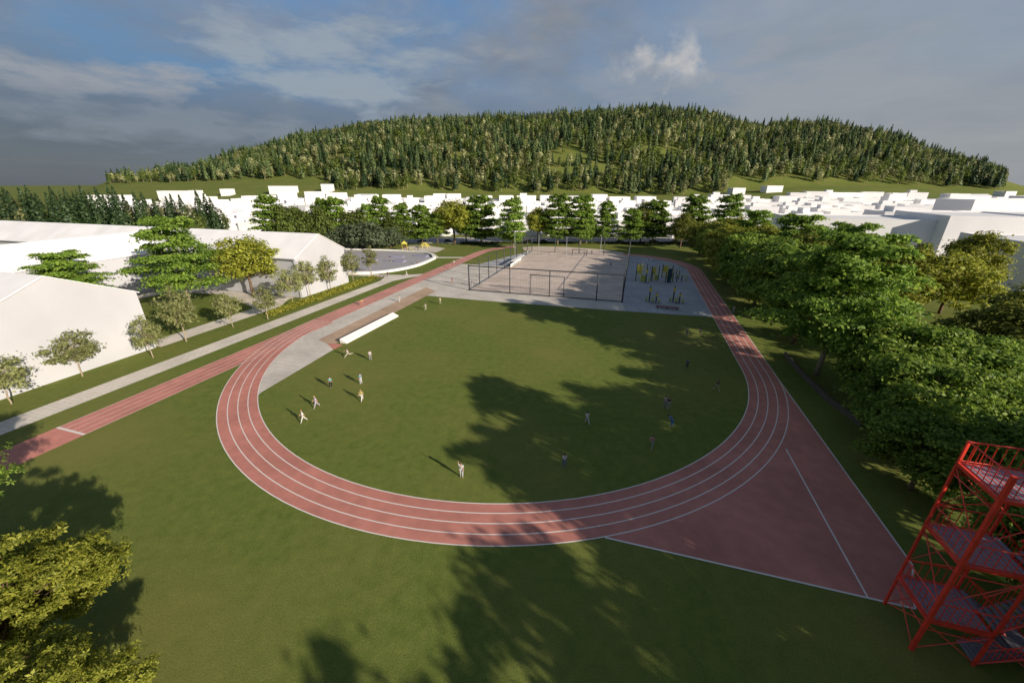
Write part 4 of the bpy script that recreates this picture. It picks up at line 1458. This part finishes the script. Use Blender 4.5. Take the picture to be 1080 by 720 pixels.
# ------------------------------------------------------------------ court fence, goal, dugout, lamps
def court_fence():
    X, Y = W(-43, 100)
    o = empty('court_fence', (X, Y, 0), -R(16.9), 'tall dark wire fence enclosing the sandy court', 'fence')
    Wd, Ln, hh = 41.9, 72.0, 7.0
    P = [(x, 0) for x in (0, 12.0, 23.0, 35.4)] + [(Wd, 0)]
    S = [(0, y) for y in np.arange(8, Ln, 8)] + [(Wd, y) for y in np.arange(8, Ln, 8)] + [(x, Ln) for x in np.arange(0, Wd + 1, Wd / 4)]
    for (x, y) in P + S:
        b = MB()
        r = 0.20 if (x, y) in ((0, 0), (Wd, 0)) else 0.14
        hp = 7.3 if (x, y) in ((0, 0), (Wd, 0)) else hh
        b.tube([(x, y, -0.1), (x, y, hp)], r, 8)
        b.build('post', M_STEEL, o, smooth=True)
    b = MB()
    for z, w in ((hh, 0.20), (0.25, 0.16)):
        b.bar((0, 0, z), (Wd, 0, z), w)
    for z, w in ((hh, 0.09), (0.25, 0.09)):
        b.bar((0, 0, z), (0, Ln, z), w)
        b.bar((Wd, 0, z), (Wd, Ln, z), w)
        b.bar((0, Ln, z), (Wd, Ln, z), w)
    b.build('rail', M_STEEL, o)
    b = MB()
    for x in np.arange(0.75, Wd, 0.75):
        b.bar((x, 0, 0.3), (x, 0, hh), 0.010)
    for z in np.arange(1, hh, 1.0):
        b.bar((0, 0, z), (Wd, 0, z), 0.010)
        b.bar((0, 0, z), (0, Ln, z), 0.010)
        b.bar((Wd, 0, z), (Wd, Ln, z), 0.010)
    for y in np.arange(1.5, Ln, 1.5):
        b.bar((0, y, 0.3), (0, y, hh), 0.010)
        b.bar((Wd, y, 0.3), (Wd, y, hh), 0.010)
    b.build('wire_net', M_STEEL, o)


court_fence()


def goal(n, t, w, h, label):
    X, Y = W(n, t)
    o = empty('goal', (X, Y, 0.02), -R(16.9), label, 'goal', 'goals on the court')
    for x in (0, w):
        b = MB()
        b.tube([(x, 0, 0), (x, 0, h)], 0.10, 8)
        b.build('post', M_STEEL, o, smooth=True)
    b = MB()
    b.tube([(-0.1, 0, h), (w + 0.1, 0, h)], 0.11, 8)
    b.build('crossbar', M_STEEL, o, smooth=True)
    b = MB()
    for x in (0, w):
        b.tube([(x, 0, h), (x, 1.2, h), (x, 2.2, 0.05), (x, 0, 0.05)], 0.05, 6)
    b.tube([(0, 2.2, 0.05), (w, 2.2, 0.05)], 0.05, 6)
    b.build('back_frame', M_LSTEEL, o)
    b = MB()
    for k in range(1, 15):
        x = w * k / 15
        b.tube([(x, 0, h), (x, 1.2, h), (x, 2.2, 0.05)], 0.008, 4)
    for k in range(1, 10):
        b.tube([(0, 1.2 + k * 0.1, h * (1 - k / 10)), (w, 1.2 + k * 0.1, h * (1 - k / 10))], 0.008, 4)
    b.build('net', M_LSTEEL, o)


goal(-25.6, 101.3, 9.2, 5.3, 'large dark goal frame just behind the near court fence')
goal(-24.0, 166, 6, 2.6, 'small goal at the far end of the court')
b = MB()
X, Y = W(-40.8, 142)
o = empty('dugout', (X, Y, 0.02), -R(16.9), 'long low white shelter inside the left court fence', 'shelter')
b.box(-0.8, 0.8, -7, 7, 2.15, 2.27)
b.build('roof', M_WHITE, o)
b = MB()
b.box(-0.8, -0.7, -7, 7, 0, 1.1)
b.build('back_panel', M_WHITE, o)
b = MB()
b.box(-0.65, -0.15, -6.6, 6.6, 0.42, 0.48)
b.build('bench_seat', M_LSTEEL, o)
for k in range(4):
    b = MB()
    b.box(0.66, 0.74, -6.9 + k * 4.6 - 0.04, -6.9 + k * 4.6 + 0.04, 0, 2.147)
    b.build('post', M_LSTEEL, o)
# long white ramp at the edge of the sand
X, Y = W(-50.3, 65.0)
o = empty('long_jump_ramp', (X, Y, 0), -R(16.9) - 0.02, 'long white sloped ramp between the sand and the lawn', 'ramp')
b = MB()
prof = [(-0.8, -0.05), (0.7, -0.05), (0.7, 0.2), (-0.7, 0.8), (-0.8, 0.8)]
b.add([(x, -8.7, z) for x, z in prof] + [(x, 8.7, z) for x, z in prof], [tuple(range(5)), tuple(range(5, 10))] + [(i, (i + 1) % 5, 5 + (i + 1) % 5, 5 + i) for i in range(5)])
b.build('deck', M_WHITE, o, bevel=0.03)
for k in range(7):
    b = MB()
    b.box(-0.95, -0.805, -8.1 + k * 2.7 - 0.08, -8.1 + k * 2.7 + 0.08, 0, 0.74)
    b.build('strut', M_LSTEEL, o)


def lamp_post(px, py, h, label, group, two=True):
    X, Y = at(px, py)
    o = empty('lamp_post', (X, Y, 0), -R(16.9), label, 'lamp post', group)
    b = MB()
    b.tube([(0, 0, 0), (0, 0, 0.6), (0, 0, h)], [0.16, 0.12, 0.07], 8)
    b.build('pole', M_LSTEEL, o, smooth=True)
    b = MB()
    b.bar((-0.7, 0, h), (0.7, 0, h), 0.08)
    b.build('arm', M_LSTEEL, o)
    for sg in (-1, 1):
        b = MB()
        b.box(sg * 0.7 - 0.28, sg * 0.7 + 0.28, -0.16, 0.16, h + 0.042, h + 0.2)
        b.build('lamp_head', M_STEEL, o, bevel=0.03)


for px, py, h, lb in ((543, 268, 9, 'lamp post left of the far court'), (568, 269, 8, 'lamp post near the dark red figure on the far court'), (597, 271, 8, 'lamp post at the middle of the far court'),
                      (633, 268, 8, 'lamp post at the right of the far court'), (684, 297, 6.5, 'dark lamp post rising among the yellow exercise frames')):
    lamp_post(px, py, h, lb, 'lamp posts around the court')


# ------------------------------------------------------------------ plaza walls and play equipment
def low_wall(name, pts, w, h, label, m=M_WHITE):
    b = MB()
    P = [Vector(W(*p)) for p in pts]
    o0 = P[0]
    rows_ = []
    for i, p in enumerate(P):
        d = (P[min(i + 1, len(P) - 1)] - P[max(i - 1, 0)]).normalized()
        c = Vector((-d.y, d.x)) * w / 2
        for q, z in ((p + c, -0.1), (p - c, -0.1), (p - c, h), (p + c, h)):
            rows_.append((q.x - o0.x, q.y - o0.y, z))
    n = len(P)
    fs = []
    for i in range(n - 1):
        for k in range(4):
            fs.append((i * 4 + k, i * 4 + (k + 1) % 4, (i + 1) * 4 + (k + 1) % 4, (i + 1) * 4 + k))
    fs += [(0, 1, 2, 3), ((n - 1) * 4 + 3, (n - 1) * 4 + 2, (n - 1) * 4 + 1, (n - 1) * 4)]
    b.add(rows_, fs)
    o = b.build(name, m, loc=(o0.x, o0.y, 0))
    return tag(o, label, 'wall')


def smooth_pts(P, k=6):
    out = []
    for i in range(len(P) - 1):
        p0, p1, p2, p3 = (Vector(P[max(i - 1, 0)]), Vector(P[i]), Vector(P[i + 1]), Vector(P[min(i + 2, len(P) - 1)]))
        for j in range(k):
            t = j / k
            out.append(tuple(0.5 * ((2 * p1) + (-p0 + p2) * t + (2 * p0 - 5 * p1 + 4 * p2 - p3) * t * t + (-p0 + 3 * p1 - 3 * p2 + p3) * t ** 3)))
    out.append(P[-1])
    return out


low_wall('plaza_wall', smooth_pts([(-137, 135.5), (-115, 122), (-93, 110.2), (-83, 111.4), (-77.6, 118), (-75, 128), (-76, 142.5)]), 1.3, 0.75, 'curved white low wall along the near side of the grey plaza')
low_wall('plaza_wall', smooth_pts([(-76.8, 144), (-84, 152.4), (-100.4, 155.5), (-120, 153), (-137, 150.5)]), 1.1, 0.6, 'white low wall along the far side of the grey plaza')


def skate_box(n, t, w, d, h, label):
    X, Y = W(n, t)
    o = empty('skate_ramp', (X, Y, 0.015), random.uniform(-0.5, 0.3), label, 'skate ramp', 'skate ramps on the plaza')
    b = MB()
    b.add([(-w / 2, -d / 2, 0), (w / 2, -d / 2, 0), (w / 2, d / 2, 0), (-w / 2, d / 2, 0), (-w / 2, -d / 2, 0.04), (w / 2, -d / 2, 0.04), (w / 2, 0, h), (-w / 2, 0, h), (w / 2, d / 2, h), (-w / 2, d / 2, h)],
          [(0, 1, 2, 3), (4, 5, 6, 7), (7, 6, 8, 9), (2, 8, 9, 3), (0, 1, 5, 4), (1, 2, 8, 6, 5), (0, 4, 7, 9, 3)])
    b.build('deck', mat('violet grey board', (0.26, 0.24, 0.32)), o)
    b = MB()
    b.tube([(-w / 2, 0, h + 0.02), (w / 2, 0, h + 0.02)], 0.05, 6)
    b.build('coping', M_LSTEEL, o)


for n_, t_, w, d, h, lb in ((-92, 141, 5, 3, 0.7, 'violet skate ramp near the far plaza wall'), (-86, 133, 4, 3, 0.6, 'skate ramp in the middle of the plaza'),
                            (-84, 146, 6, 2.5, 0.6, 'long skate ramp at the right of the plaza'), (-98, 132, 4, 3, 0.5, 'skate ramp behind the narrow young tree')):
    skate_box(n_, t_, w, d, h, lb)


def play_tower(px, py, label):
    X, Y = at(px, py)
    o = empty('play_tower', (X, Y, 0.015), 0.3, label, 'play equipment')
    for x in (-1, 1):
        for y in (-1, 1):
            b = MB()
            b.box(x - 0.09, x + 0.09, y - 0.09, y + 0.09, 0, 3.2)
            b.build('post', mat('ochre wood', (0.42, 0.27, 0.05)), o)
    b = MB()
    b.box(-1.1, 1.1, -1.1, 1.1, 1.4, 1.5)
    b.build('deck', M_WOOD, o)
    b = MB()
    b.add([(-1.4, -1.4, 3.2), (1.4, -1.4, 3.2), (1.4, 1.4, 3.2), (-1.4, 1.4, 3.2), (0, 0, 4.4)], [(0, 1, 4), (1, 2, 4), (2, 3, 4), (3, 0, 4), (0, 1, 2, 3)])
    b.build('roof', M_YEL, o)
    b = MB()
    for k in range(12):
        a = k / 11
        b.box(1.1 + 2.6 * a, 1.1 + 2.6 * a + 0.3, -0.45, 0.45, 1.42 * (1 - a) + 0.05, 1.42 * (1 - a) + 0.16)
    b.build('slide', M_YEL, o)
    b = MB()
    for x in (-0.35, 0.35):
        b.bar((-1.9, x, 0), (-1.1, x, 1.5), 0.07)
    for k in range(5):
        b.bar((-1.9 + 0.16 * k, -0.35, 0.3 * k + 0.1), (-1.9 + 0.16 * k, 0.35, 0.3 * k + 0.1), 0.05)
    b.build('ladder', M_STEEL, o)


def swing(px, py, label, colr):
    X, Y = at(px, py)
    o = empty('swing_frame', (X, Y, 0.015), 0.15, label, 'swing')
    b = MB()
    for x in (-2.2, 2.2):
        for y in (-1.1, 1.1):
            b.tube([(x, y, 0), (x * 0.92, 0, 2.5)], 0.07, 6)
    b.tube([(-2.1, 0, 2.5), (2.1, 0, 2.5)], 0.08, 6)
    b.build('frame', colr, o)
    for x in (-0.9, 0.9):
        b = MB()
        for q in (-0.25, 0.25):
            b.tube([(x + q, 0, 2.45), (x + q, 0, 0.55)], 0.02, 5)
        b.build('chain', M_LSTEEL, o)
        b = MB()
        b.box(x - 0.3, x + 0.3, -0.12, 0.12, 0.5, 0.55)
        b.build('seat', M_BLACK, o)


play_tower(427, 264.5, 'ochre play tower with a slide left of the yellow climbing net')
swing(436, 264, 'dark swing frame between the play tower and the yellow climber', M_STEEL)
X, Y = at(448, 261.5)
o = empty('climbing_frame', (X, Y, 0.015), 0.2, 'bright yellow climbing frame on the play area', 'play equipment')
for k in range(6):
    b = MB()
    a = k * PI / 3
    b.tube([(2.6 * math.cos(a), 2.2 * math.sin(a), 0), (1.7 * math.cos(a), 1.5 * math.sin(a), 1.5), (0.4 * math.cos(a), 0.4 * math.sin(a), 2.4)], 0.12, 6)
    b.build('leg', M_YEL, o)
b = MB()
for r_, z in ((2.0, 1.0), (1.7, 1.5), (1.0, 2.0), (0.42, 2.4)):
    b.tube([(r_ * math.cos(k * PI / 6), r_ * 0.88 * math.sin(k * PI / 6), z) for k in range(13)], 0.09, 6)
b.build('ring', M_YEL, o)


# outdoor gym
def gym_frame(px, py, w, h, kind, label):
    X, Y = at(px, py)
    o = empty('exercise_frame', (X, Y, 0.01), -R(16.9) + random.uniform(-0.2, 0.2), label, 'gym equipment', 'outdoor gym equipment on the grey paving')
    m1, m2 = (M_STEEL, M_YEL) if kind != 'low' else (M_STEEL, M_LIME)
    if kind == 'wallbars':
        for x in (-w / 2, 0, w / 2):
            b = MB()
            b.box(x - 0.11, x + 0.11, -0.09, 0.09, 0, h)
            b.build('post', M_STEEL if x else M_YEL, o)
        b = MB()
        for k in range(10):
            b.bar((-w / 2, 0, 0.4 + k * h * 0.09), (w / 2, 0, 0.4 + k * h * 0.09), 0.07)
        b.build('rung', M_YEL, o)
        b = MB()
        b.box(-w / 2 + 0.12, -0.12, 0.13, 0.18, h * 0.45, h * 0.9)
        b.build('panel', M_YEL, o)
        b = MB()
        b.box(0.13, w / 2 - 0.13, 0.13, 0.18, 0.2, h * 0.35)
        b.build('panel', M_LIME, o)
    elif kind == 'bars':
        for x in (-w / 2, w / 6, w / 2):
            b = MB()
            b.box(x - 0.10, x + 0.10, -0.1, 0.1, 0, h)
            b.build('post', M_STEEL, o)
        b = MB()
        b.bar((-w / 2, 0, h), (w / 2, 0, h), 0.12)
        b.bar((-w / 2, 0, h * 0.7), (w / 6, 0, h * 0.7), 0.08)
        b.build('pull_up_bar', M_YEL, o)
        b = MB()
        b.box(w / 6 + 0.15, w / 2 - 0.15, -0.05, 0.05, h * 0.3, h * 0.55)
        b.build('panel', M_LIME, o)
    elif kind == 'low':
        for x in (-w / 2, -w / 6, w / 6, w / 2):
            b = MB()
            b.tube([(x, -0.5, 0), (x, -0.5, h), (x, 0.5, h), (x, 0.5, 0)], 0.08, 6)
            b.build('hoop', M_LIME if abs(x) > w / 4 else M_STEEL, o)
        b = MB()
        b.bar((-w / 2, -0.5, h * 0.98), (w / 2, -0.5, h * 0.98), 0.09)
        b.bar((-w / 2, 0.5, h * 0.98), (w / 2, 0.5, h * 0.98), 0.09)
        b.build('hand_rail', M_LIME, o)
    else:                                              # trainer: mast with pedals, seat and levers
        b = MB()
        b.box(-0.14, 0.14, -0.14, 0.14, 0, h)
        b.build('mast', M_STEEL, o, bevel=0.02)
        b = MB()
        b.box(-0.28, 0.28, -0.19, -0.145, h * 0.66, h * 0.92)
        b.build('sign', M_YEL, o)
        for sg in (-1, 1):
            b = MB()
            b.tube([(sg * 0.14, 0, 0.9), (sg * 0.7, 0, 0.8), (sg * 0.8, -0.5, 0.45)], 0.07, 6)
            b.build('arm', M_LIME, o)
            b = MB()
            b.box(sg * 0.8 - 0.24, sg * 0.8 + 0.24, -0.95, -0.4, 0.38, 0.46)
            b.build('seat', M_STEEL, o, bevel=0.02)
            b = MB()
            b.box(sg * 0.8 - 0.22, sg * 0.8 + 0.22, -0.42, -0.36, 0.47, 1.15)
            b.build('backrest', M_LIME, o)
            b = MB()
            b.tube([(sg * 0.3, 0, 1.4), (sg * 0.75, -0.3, 1.75), (sg * 0.75, -0.7, 1.6)], 0.05, 6)
            b.build('lever', M_YEL, o)


for px, py, w, h, kd, lb in (
        (675.5, 297, 3.0, 5.6, 'wallbars', 'tall yellow and black climbing wall nearest the court fence'),
        (690, 296, 2.2, 4.6, 'wallbars', 'yellow and black climbing frame right of the dark lamp post'),
        (698, 297.5, 6.0, 3.2, 'bars', 'pull up bars with a yellow beam in the middle of the gym area'),
        (716, 297, 4.0, 1.9, 'low', 'low lime hoops beside the right straight'),
        (681, 298, 1.6, 4.4, 'mast', 'dark trainer just left of the lamp post in the gym area'),
        (703, 293, 3.0, 4.2, 'wallbars', 'yellow climbing frame behind the dark teal slab'),
        (711, 294, 2.6, 2.6, 'bars', 'small pull up bar at the back right of the gym area'),
        (684.5, 318, 1.6, 4.0, 'mast', 'tall black and lime trainer at the near left of the gym area'),
        (691.5, 319.5, 1.6, 2.7, 'mast', 'shorter black and lime trainer just right of the tall one'),
        (709.5, 318.5, 1.6, 4.2, 'mast', 'tall black trainer at the near right of the gym area'),
        (716, 320, 1.6, 2.8, 'mast', 'shorter black trainer nearest the right straight')):
    gym_frame(px, py, w, h, kd, lb)
X, Y = at(705, 298.5)
o = empty('info_totem', (X, Y, 0.01), -R(16.9), 'dark teal information slab standing in the gym area', 'sign')
b = MB()
b.box(-0.55, 0.55, -0.12, 0.12, 0.15, 4.4)
b.build('slab', M_TEAL, o, bevel=0.03)
b = MB()
b.box(-0.65, 0.65, -0.22, 0.22, 0, 0.147)
b.build('plinth', M_LSTEEL, o)
X, Y = at(703.5, 325.5)
o = empty('bench', (X, Y, 0.01), -R(16.9) - 0.06, 'long red brown bench at the near edge of the grey paving', 'bench')
b = MB()
for k in range(4):
    b.box(-2.6, 2.6, -0.5 + k * 0.26, -0.28 + k * 0.26, 0.45, 0.53)
b.build('seat', M_WOOD, o)
for x in (-2.2, 0, 2.2):
    b = MB()
    b.box(x - 0.12, x + 0.12, -0.45, 0.45, 0, 0.447)
    b.build('leg', M_STEEL, o)

# ------------------------------------------------------------------ fences
X0 = -26
o = empty('street_fence', (X0, 202.9, 0), 0, 'grey metal fence of thin bars along the street behind the court', 'fence')
for k in range(61):
    b = MB()
    b.box(k * 2.5 - 0.05, k * 2.5 + 0.05, -0.05, 0.05, 0, 2.3)
    b.build('post', M_STEEL, o)
b = MB()
for z in (0.3, 2.15):
    b.box(0, 150, -0.03, 0.03, z, z + 0.07)
for k in range(1, 600):
    b.box(k * 0.25 - 0.012, k * 0.25 + 0.012, -0.012, 0.012, 0.37, 2.15)
b.build('bar_panel', M_STEEL, o)
low_wall('boundary_wall', [(27.6, 74), (27.6, 66), (28.2, 58), (29.6, 52)], 0.3, 0.8, 'low dark wall under the trees beside the right bend', mat('dark earth brick', (0.10, 0.085, 0.065)))


# ------------------------------------------------------------------ cars
def make_car(colm):
    o = empty('parked_car', (0, 0, 0))
    prof = [(-2.15, 0.28), (2.15, 0.28), (2.2, 0.62), (1.95, 0.80), (1.0, 0.90), (0.35, 1.38), (-1.1, 1.42), (-1.75, 0.98), (-2.2, 0.92)]
    n = len(prof)

    def yw(z):
        return 0.86 if z < 0.95 else 0.66
    b = MB()
    b.add([(x, -yw(z), z) for x, z in prof] + [(x, yw(z), z) for x, z in prof], [tuple(range(n)), tuple(range(n, 2 * n))] + [(i, (i + 1) % n, n + (i + 1) % n, n + i) for i in range(n)])
    b.build('body', colm, o, bevel=0.04)
    for sg in (-1, 1):
        b = MB()
        b.add([(0.92, sg * 0.845, 0.95), (0.32, sg * 0.69, 1.32), (-1.05, sg * 0.69, 1.36), (-1.6, sg * 0.835, 1.0)], [(0, 1, 2, 3)])
        v = [Vector(p) for p in b.v]
        b.add([p + Vector((0, sg * 0.02, 0.02)) for p in v], [(0, 1, 2, 3)])
        b.build('side_window', M_GLASS, o)
    b = MB()
    b.add([(1.02, -0.72, 0.93), (1.02, 0.72, 0.93), (0.42, 0.58, 1.37), (0.42, -0.58, 1.37)], [(0, 1, 2, 3)])
    b.build('windscreen', M_GLASS, o)
    b = MB()
    b.add([(-1.76, -0.7, 1.02), (-1.76, 0.7, 1.02), (-1.16, 0.58, 1.41), (-1.16, -0.58, 1.41)], [(0, 1, 2, 3)])
    b.build('rear_window', M_GLASS, o)
    for x in (-1.35, 1.35):
        for sg in (-1, 1):
            wb = MB()
            wb.tube([(x, sg * 0.70, 0.32), (x, sg * 0.89, 0.32)], 0.32, 14)
            wh = wb.build('wheel', M_BLACK, o, smooth=False)
            rb = MB()
            rb.tube([(x, sg * 0.885, 0.32), (x, sg * 0.905, 0.32)], 0.19, 10)
            rb.build('rim', M_LSTEEL, wh)
    for sg in (-1, 1):
        b = MB()
        b.box(2.14, 2.22, sg * 0.62 - 0.16, sg * 0.62 + 0.16, 0.6, 0.72)
        b.build('headlight', M_LAMP, o)
    return o


CARS = [(444, 255.5, (0.02, 0.025, 0.04), 'dark blue parked car behind the yellow climbing frame'), (473, 255, (0.05, 0.06, 0.09), 'slate blue parked car beyond the end of the red straight'),
        (556, 255.5, (0.10, 0.10, 0.11), 'dark grey parked car left of the golden round tree'), (573, 256, (0.025, 0.025, 0.04), 'black parked car right of the golden round tree'),
        (655, 256, (0.12, 0.13, 0.14), 'grey parked car by the tall fence corner'), (692, 256.5, (0.012, 0.012, 0.014), 'black parked car right of the tall fence corner'),
        (716, 257, (0.12, 0.14, 0.2), 'blue grey parked car near the right end of the street')]
for px, py, c, lb in CARS:
    X, Y = at(px, py)
    o = make_car(mat('car paint %d %d' % (px, py), c, 0.35, 0.03, 2, spec=0.6))
    o.location = (X, max(207.5, min(Y, 210)), 0.012)
    o.rotation_euler = (0, 0, random.choice([0, PI]) + random.uniform(-0.04, 0.04))
    tag(o, lb, 'car', 'cars parked along the street')

# ------------------------------------------------------------------ camera, light, sky
cam = bpy.data.cameras.new('camera')
co = bpy.data.objects.new('camera', cam)
COL.objects.link(co)
co.location = (0, 0, H)
co.rotation_euler = (PI / 2 - TILT, 0, 0)
cam.sensor_width = 36
cam.lens = F / 1080 * 36
cam.clip_end = 20000
cam.clip_start = 0.5
scene.camera = co

ELEV, AZ = R(19.5), R(130)                             # azimuth clockwise from +Y
sd = Vector((math.sin(AZ) * math.cos(ELEV), math.cos(AZ) * math.cos(ELEV), math.sin(ELEV)))
sl = bpy.data.lights.new('sun', 'SUN')
sl.energy = 4.5
sl.angle = R(0.6)
sl.color = (1.0, 0.90, 0.77)
so = bpy.data.objects.new('sun', sl)
COL.objects.link(so)
so.rotation_euler = (-sd).to_track_quat('-Z', 'Y').to_euler()
so.location = (60, -60, 80)

w = bpy.data.worlds.new('World')
scene.world = w
w.use_nodes = True
nt = w.node_tree
L = nt.links.new
bg = nt.nodes['Background']
sky = nt.nodes.new('ShaderNodeTexSky')
sky.sky_type = 'NISHITA'
sky.sun_disc = False
sky.sun_elevation = ELEV
sky.sun_rotation = AZ
sky.altitude = 300
sky.dust_density = 0.6
tc = nt.nodes.new('ShaderNodeTexCoord')
sx = nt.nodes.new('ShaderNodeSeparateXYZ')
L(tc.outputs['Generated'], sx.inputs[0])


def math_(op, a, b_=None):
    n = nt.nodes.new('ShaderNodeMath')
    n.operation = op
    for i, q in enumerate((a, b_)):
        if q is None:
            continue
        if isinstance(q, (int, float)):
            n.inputs[i].default_value = q
        else:
            L(q, n.inputs[i])
    return n.outputs[0]


def ramp(src, stops):
    n = nt.nodes.new('ShaderNodeValToRGB')
    e = n.color_ramp.elements
    while len(e) < len(stops):
        e.new(0.5)
    for k, (p, c) in enumerate(stops):
        e[k].position = p
        e[k].color = (list(c) if hasattr(c, '__len__') else [c] * 3) + [1]
    L(src, n.inputs['Fac'])
    return n.outputs['Color']


def mix(f, a, b_):
    n = nt.nodes.new('ShaderNodeMixRGB')
    for i, q in enumerate((f, a, b_)):
        if isinstance(q, (int, float)):
            n.inputs[i].default_value = q
        elif hasattr(q, '__len__'):
            n.inputs[i].default_value = list(q) + [1]
        else:
            L(q, n.inputs[i])
    return n.outputs[0]


def noise(vec, s, d, r=0.55, dist=0.0):
    n = nt.nodes.new('ShaderNodeTexNoise')
    n.inputs['Scale'].default_value = s
    n.inputs['Detail'].default_value = d
    n.inputs['Roughness'].default_value = r
    n.inputs['Distortion'].default_value = dist
    L(vec, n.inputs['Vector'])
    return n.outputs['Fac']


# cloud deck projected on a plane overhead
den = math_('ADD', math_('MAXIMUM', sx.outputs['Z'], 0.0), 0.13)
cmb = nt.nodes.new('ShaderNodeCombineXYZ')
L(math_('DIVIDE', sx.outputs['X'], den), cmb.inputs[0])
L(math_('DIVIDE', sx.outputs['Y'], den), cmb.inputs[1])
n1 = noise(cmb.outputs[0], 0.55, 9, 0.58, 0.4)
n2 = noise(cmb.outputs[0], 1.5, 9, 0.62, 0.3)
n3 = noise(tc.outputs['Generated'], 7.0, 9, 0.6, 0.5)
AZn = math_('ARCTAN2', sx.outputs['X'], sx.outputs['Y'])
ELn = math_('ARCSINE', sx.outputs['Z'])


def blob(az0, el0, sa, se):                            # one soft cloud mass in the sky, degrees
    a = math_('DIVIDE', math_('SUBTRACT', AZn, R(az0)), R(sa))
    e = math_('DIVIDE', math_('SUBTRACT', ELn, R(el0)), R(se))
    q = math_('ADD', math_('MULTIPLY', a, a), math_('MULTIPLY', e, e))
    return math_('EXPONENT', math_('MULTIPLY', q, -1.0))


base = ramp(sx.outputs['Z'], [(0.0, (0.95, 1.2, 1.75)), (0.10, (1.3, 1.7, 2.5)), (0.19, (1.45, 2.95, 5.1)), (0.34, (1.15, 2.6, 5.0)), (0.7, (0.3, 0.8, 1.7))])
cover = ramp(n1, [(0.40, 0.0), (0.60, 1.0)])
tone = ramp(n2, [(0.30, (1.7, 1.95, 2.45)), (0.52, (2.4, 2.65, 3.1)), (0.72, (3.8, 3.85, 3.95))])
col = mix(cover, base, tone)
# rain bank low on the left, lighter veil on the right
side = ramp(math_('ADD', math_('MULTIPLY', AZn, 0.5), 0.5), [(0.10, (0.80, 1.02, 1.40)), (0.48, (1.5, 1.85, 2.5)), (0.86, (2.9, 3.1, 3.45))])
low = ramp(sx.outputs['Z'], [(0.0, 0.95), (0.06, 0.85), (0.15, 0.4), (0.30, 0.0)])
col = mix(low, col, side)
veil = math_('MULTIPLY', blob(38, 12, 22, 12), 0.75)
col = mix(veil, col, mix(n2, (2.5, 2.8, 3.2), (4.3, 4.4, 4.5)))
mpz = nt.nodes.new('ShaderNodeMapping')
mpz.inputs['Scale'].default_value = (0.75, 0.75, 2.6)
L(tc.outputs['Generated'], mpz.inputs['Vector'])
n5 = noise(mpz.outputs[0], 10.0, 10, 0.60, 0.2)
n4 = noise(tc.outputs['Generated'], 13.0, 10, 0.60, 0.15)
for (a0, e0, sa, se, pk, am) in ((17.5, 12.4, 4.4, 2.6, (5.6, 5.4, 5.2), 0.9), (14, 11, 7, 3.4, (2.9, 3.2, 3.7), 0.6), (-21, 12.0, 15, 5.5, (3.2, 3.7, 4.2), 0.85), (-42, 9.0, 11, 2.2, (3.2, 3.3, 3.6), 0.85), (-36, 6.0, 18, 2.6, (1.9, 2.2, 2.75), 0.85), (34, 9.5, 14, 4.0, (3.4, 3.55, 3.8), 0.6)):
    d_ = math_('ADD', blob(a0, e0, sa, se), math_('MULTIPLY', math_('SUBTRACT', n4 if a0 == 17.5 else n5, 0.5), 3.0))
    f_ = math_('MULTIPLY', ramp(d_, [(0.42, 0.0), (0.72, 0.5), (1.0, 1.0)]), math_('MULTIPLY', math_('MINIMUM', math_('MULTIPLY', blob(a0, e0, sa * 1.25, se * 1.25), 1.8), 1.0), am))
    col = mix(f_, col, pk)
final = mix(0.93, sky.outputs[0], col)
L(final, bg.inputs['Color'])
bg.inputs['Strength'].default_value = 0.07

vs = scene.view_settings
vs.view_transform = 'Standard'
vs.look = 'None'
vs.exposure = 0.5
vs.gamma = 1
vs.use_curve_mapping = False
scene.cycles.max_bounces = 6
scene.cycles.transparent_max_bounces = 8
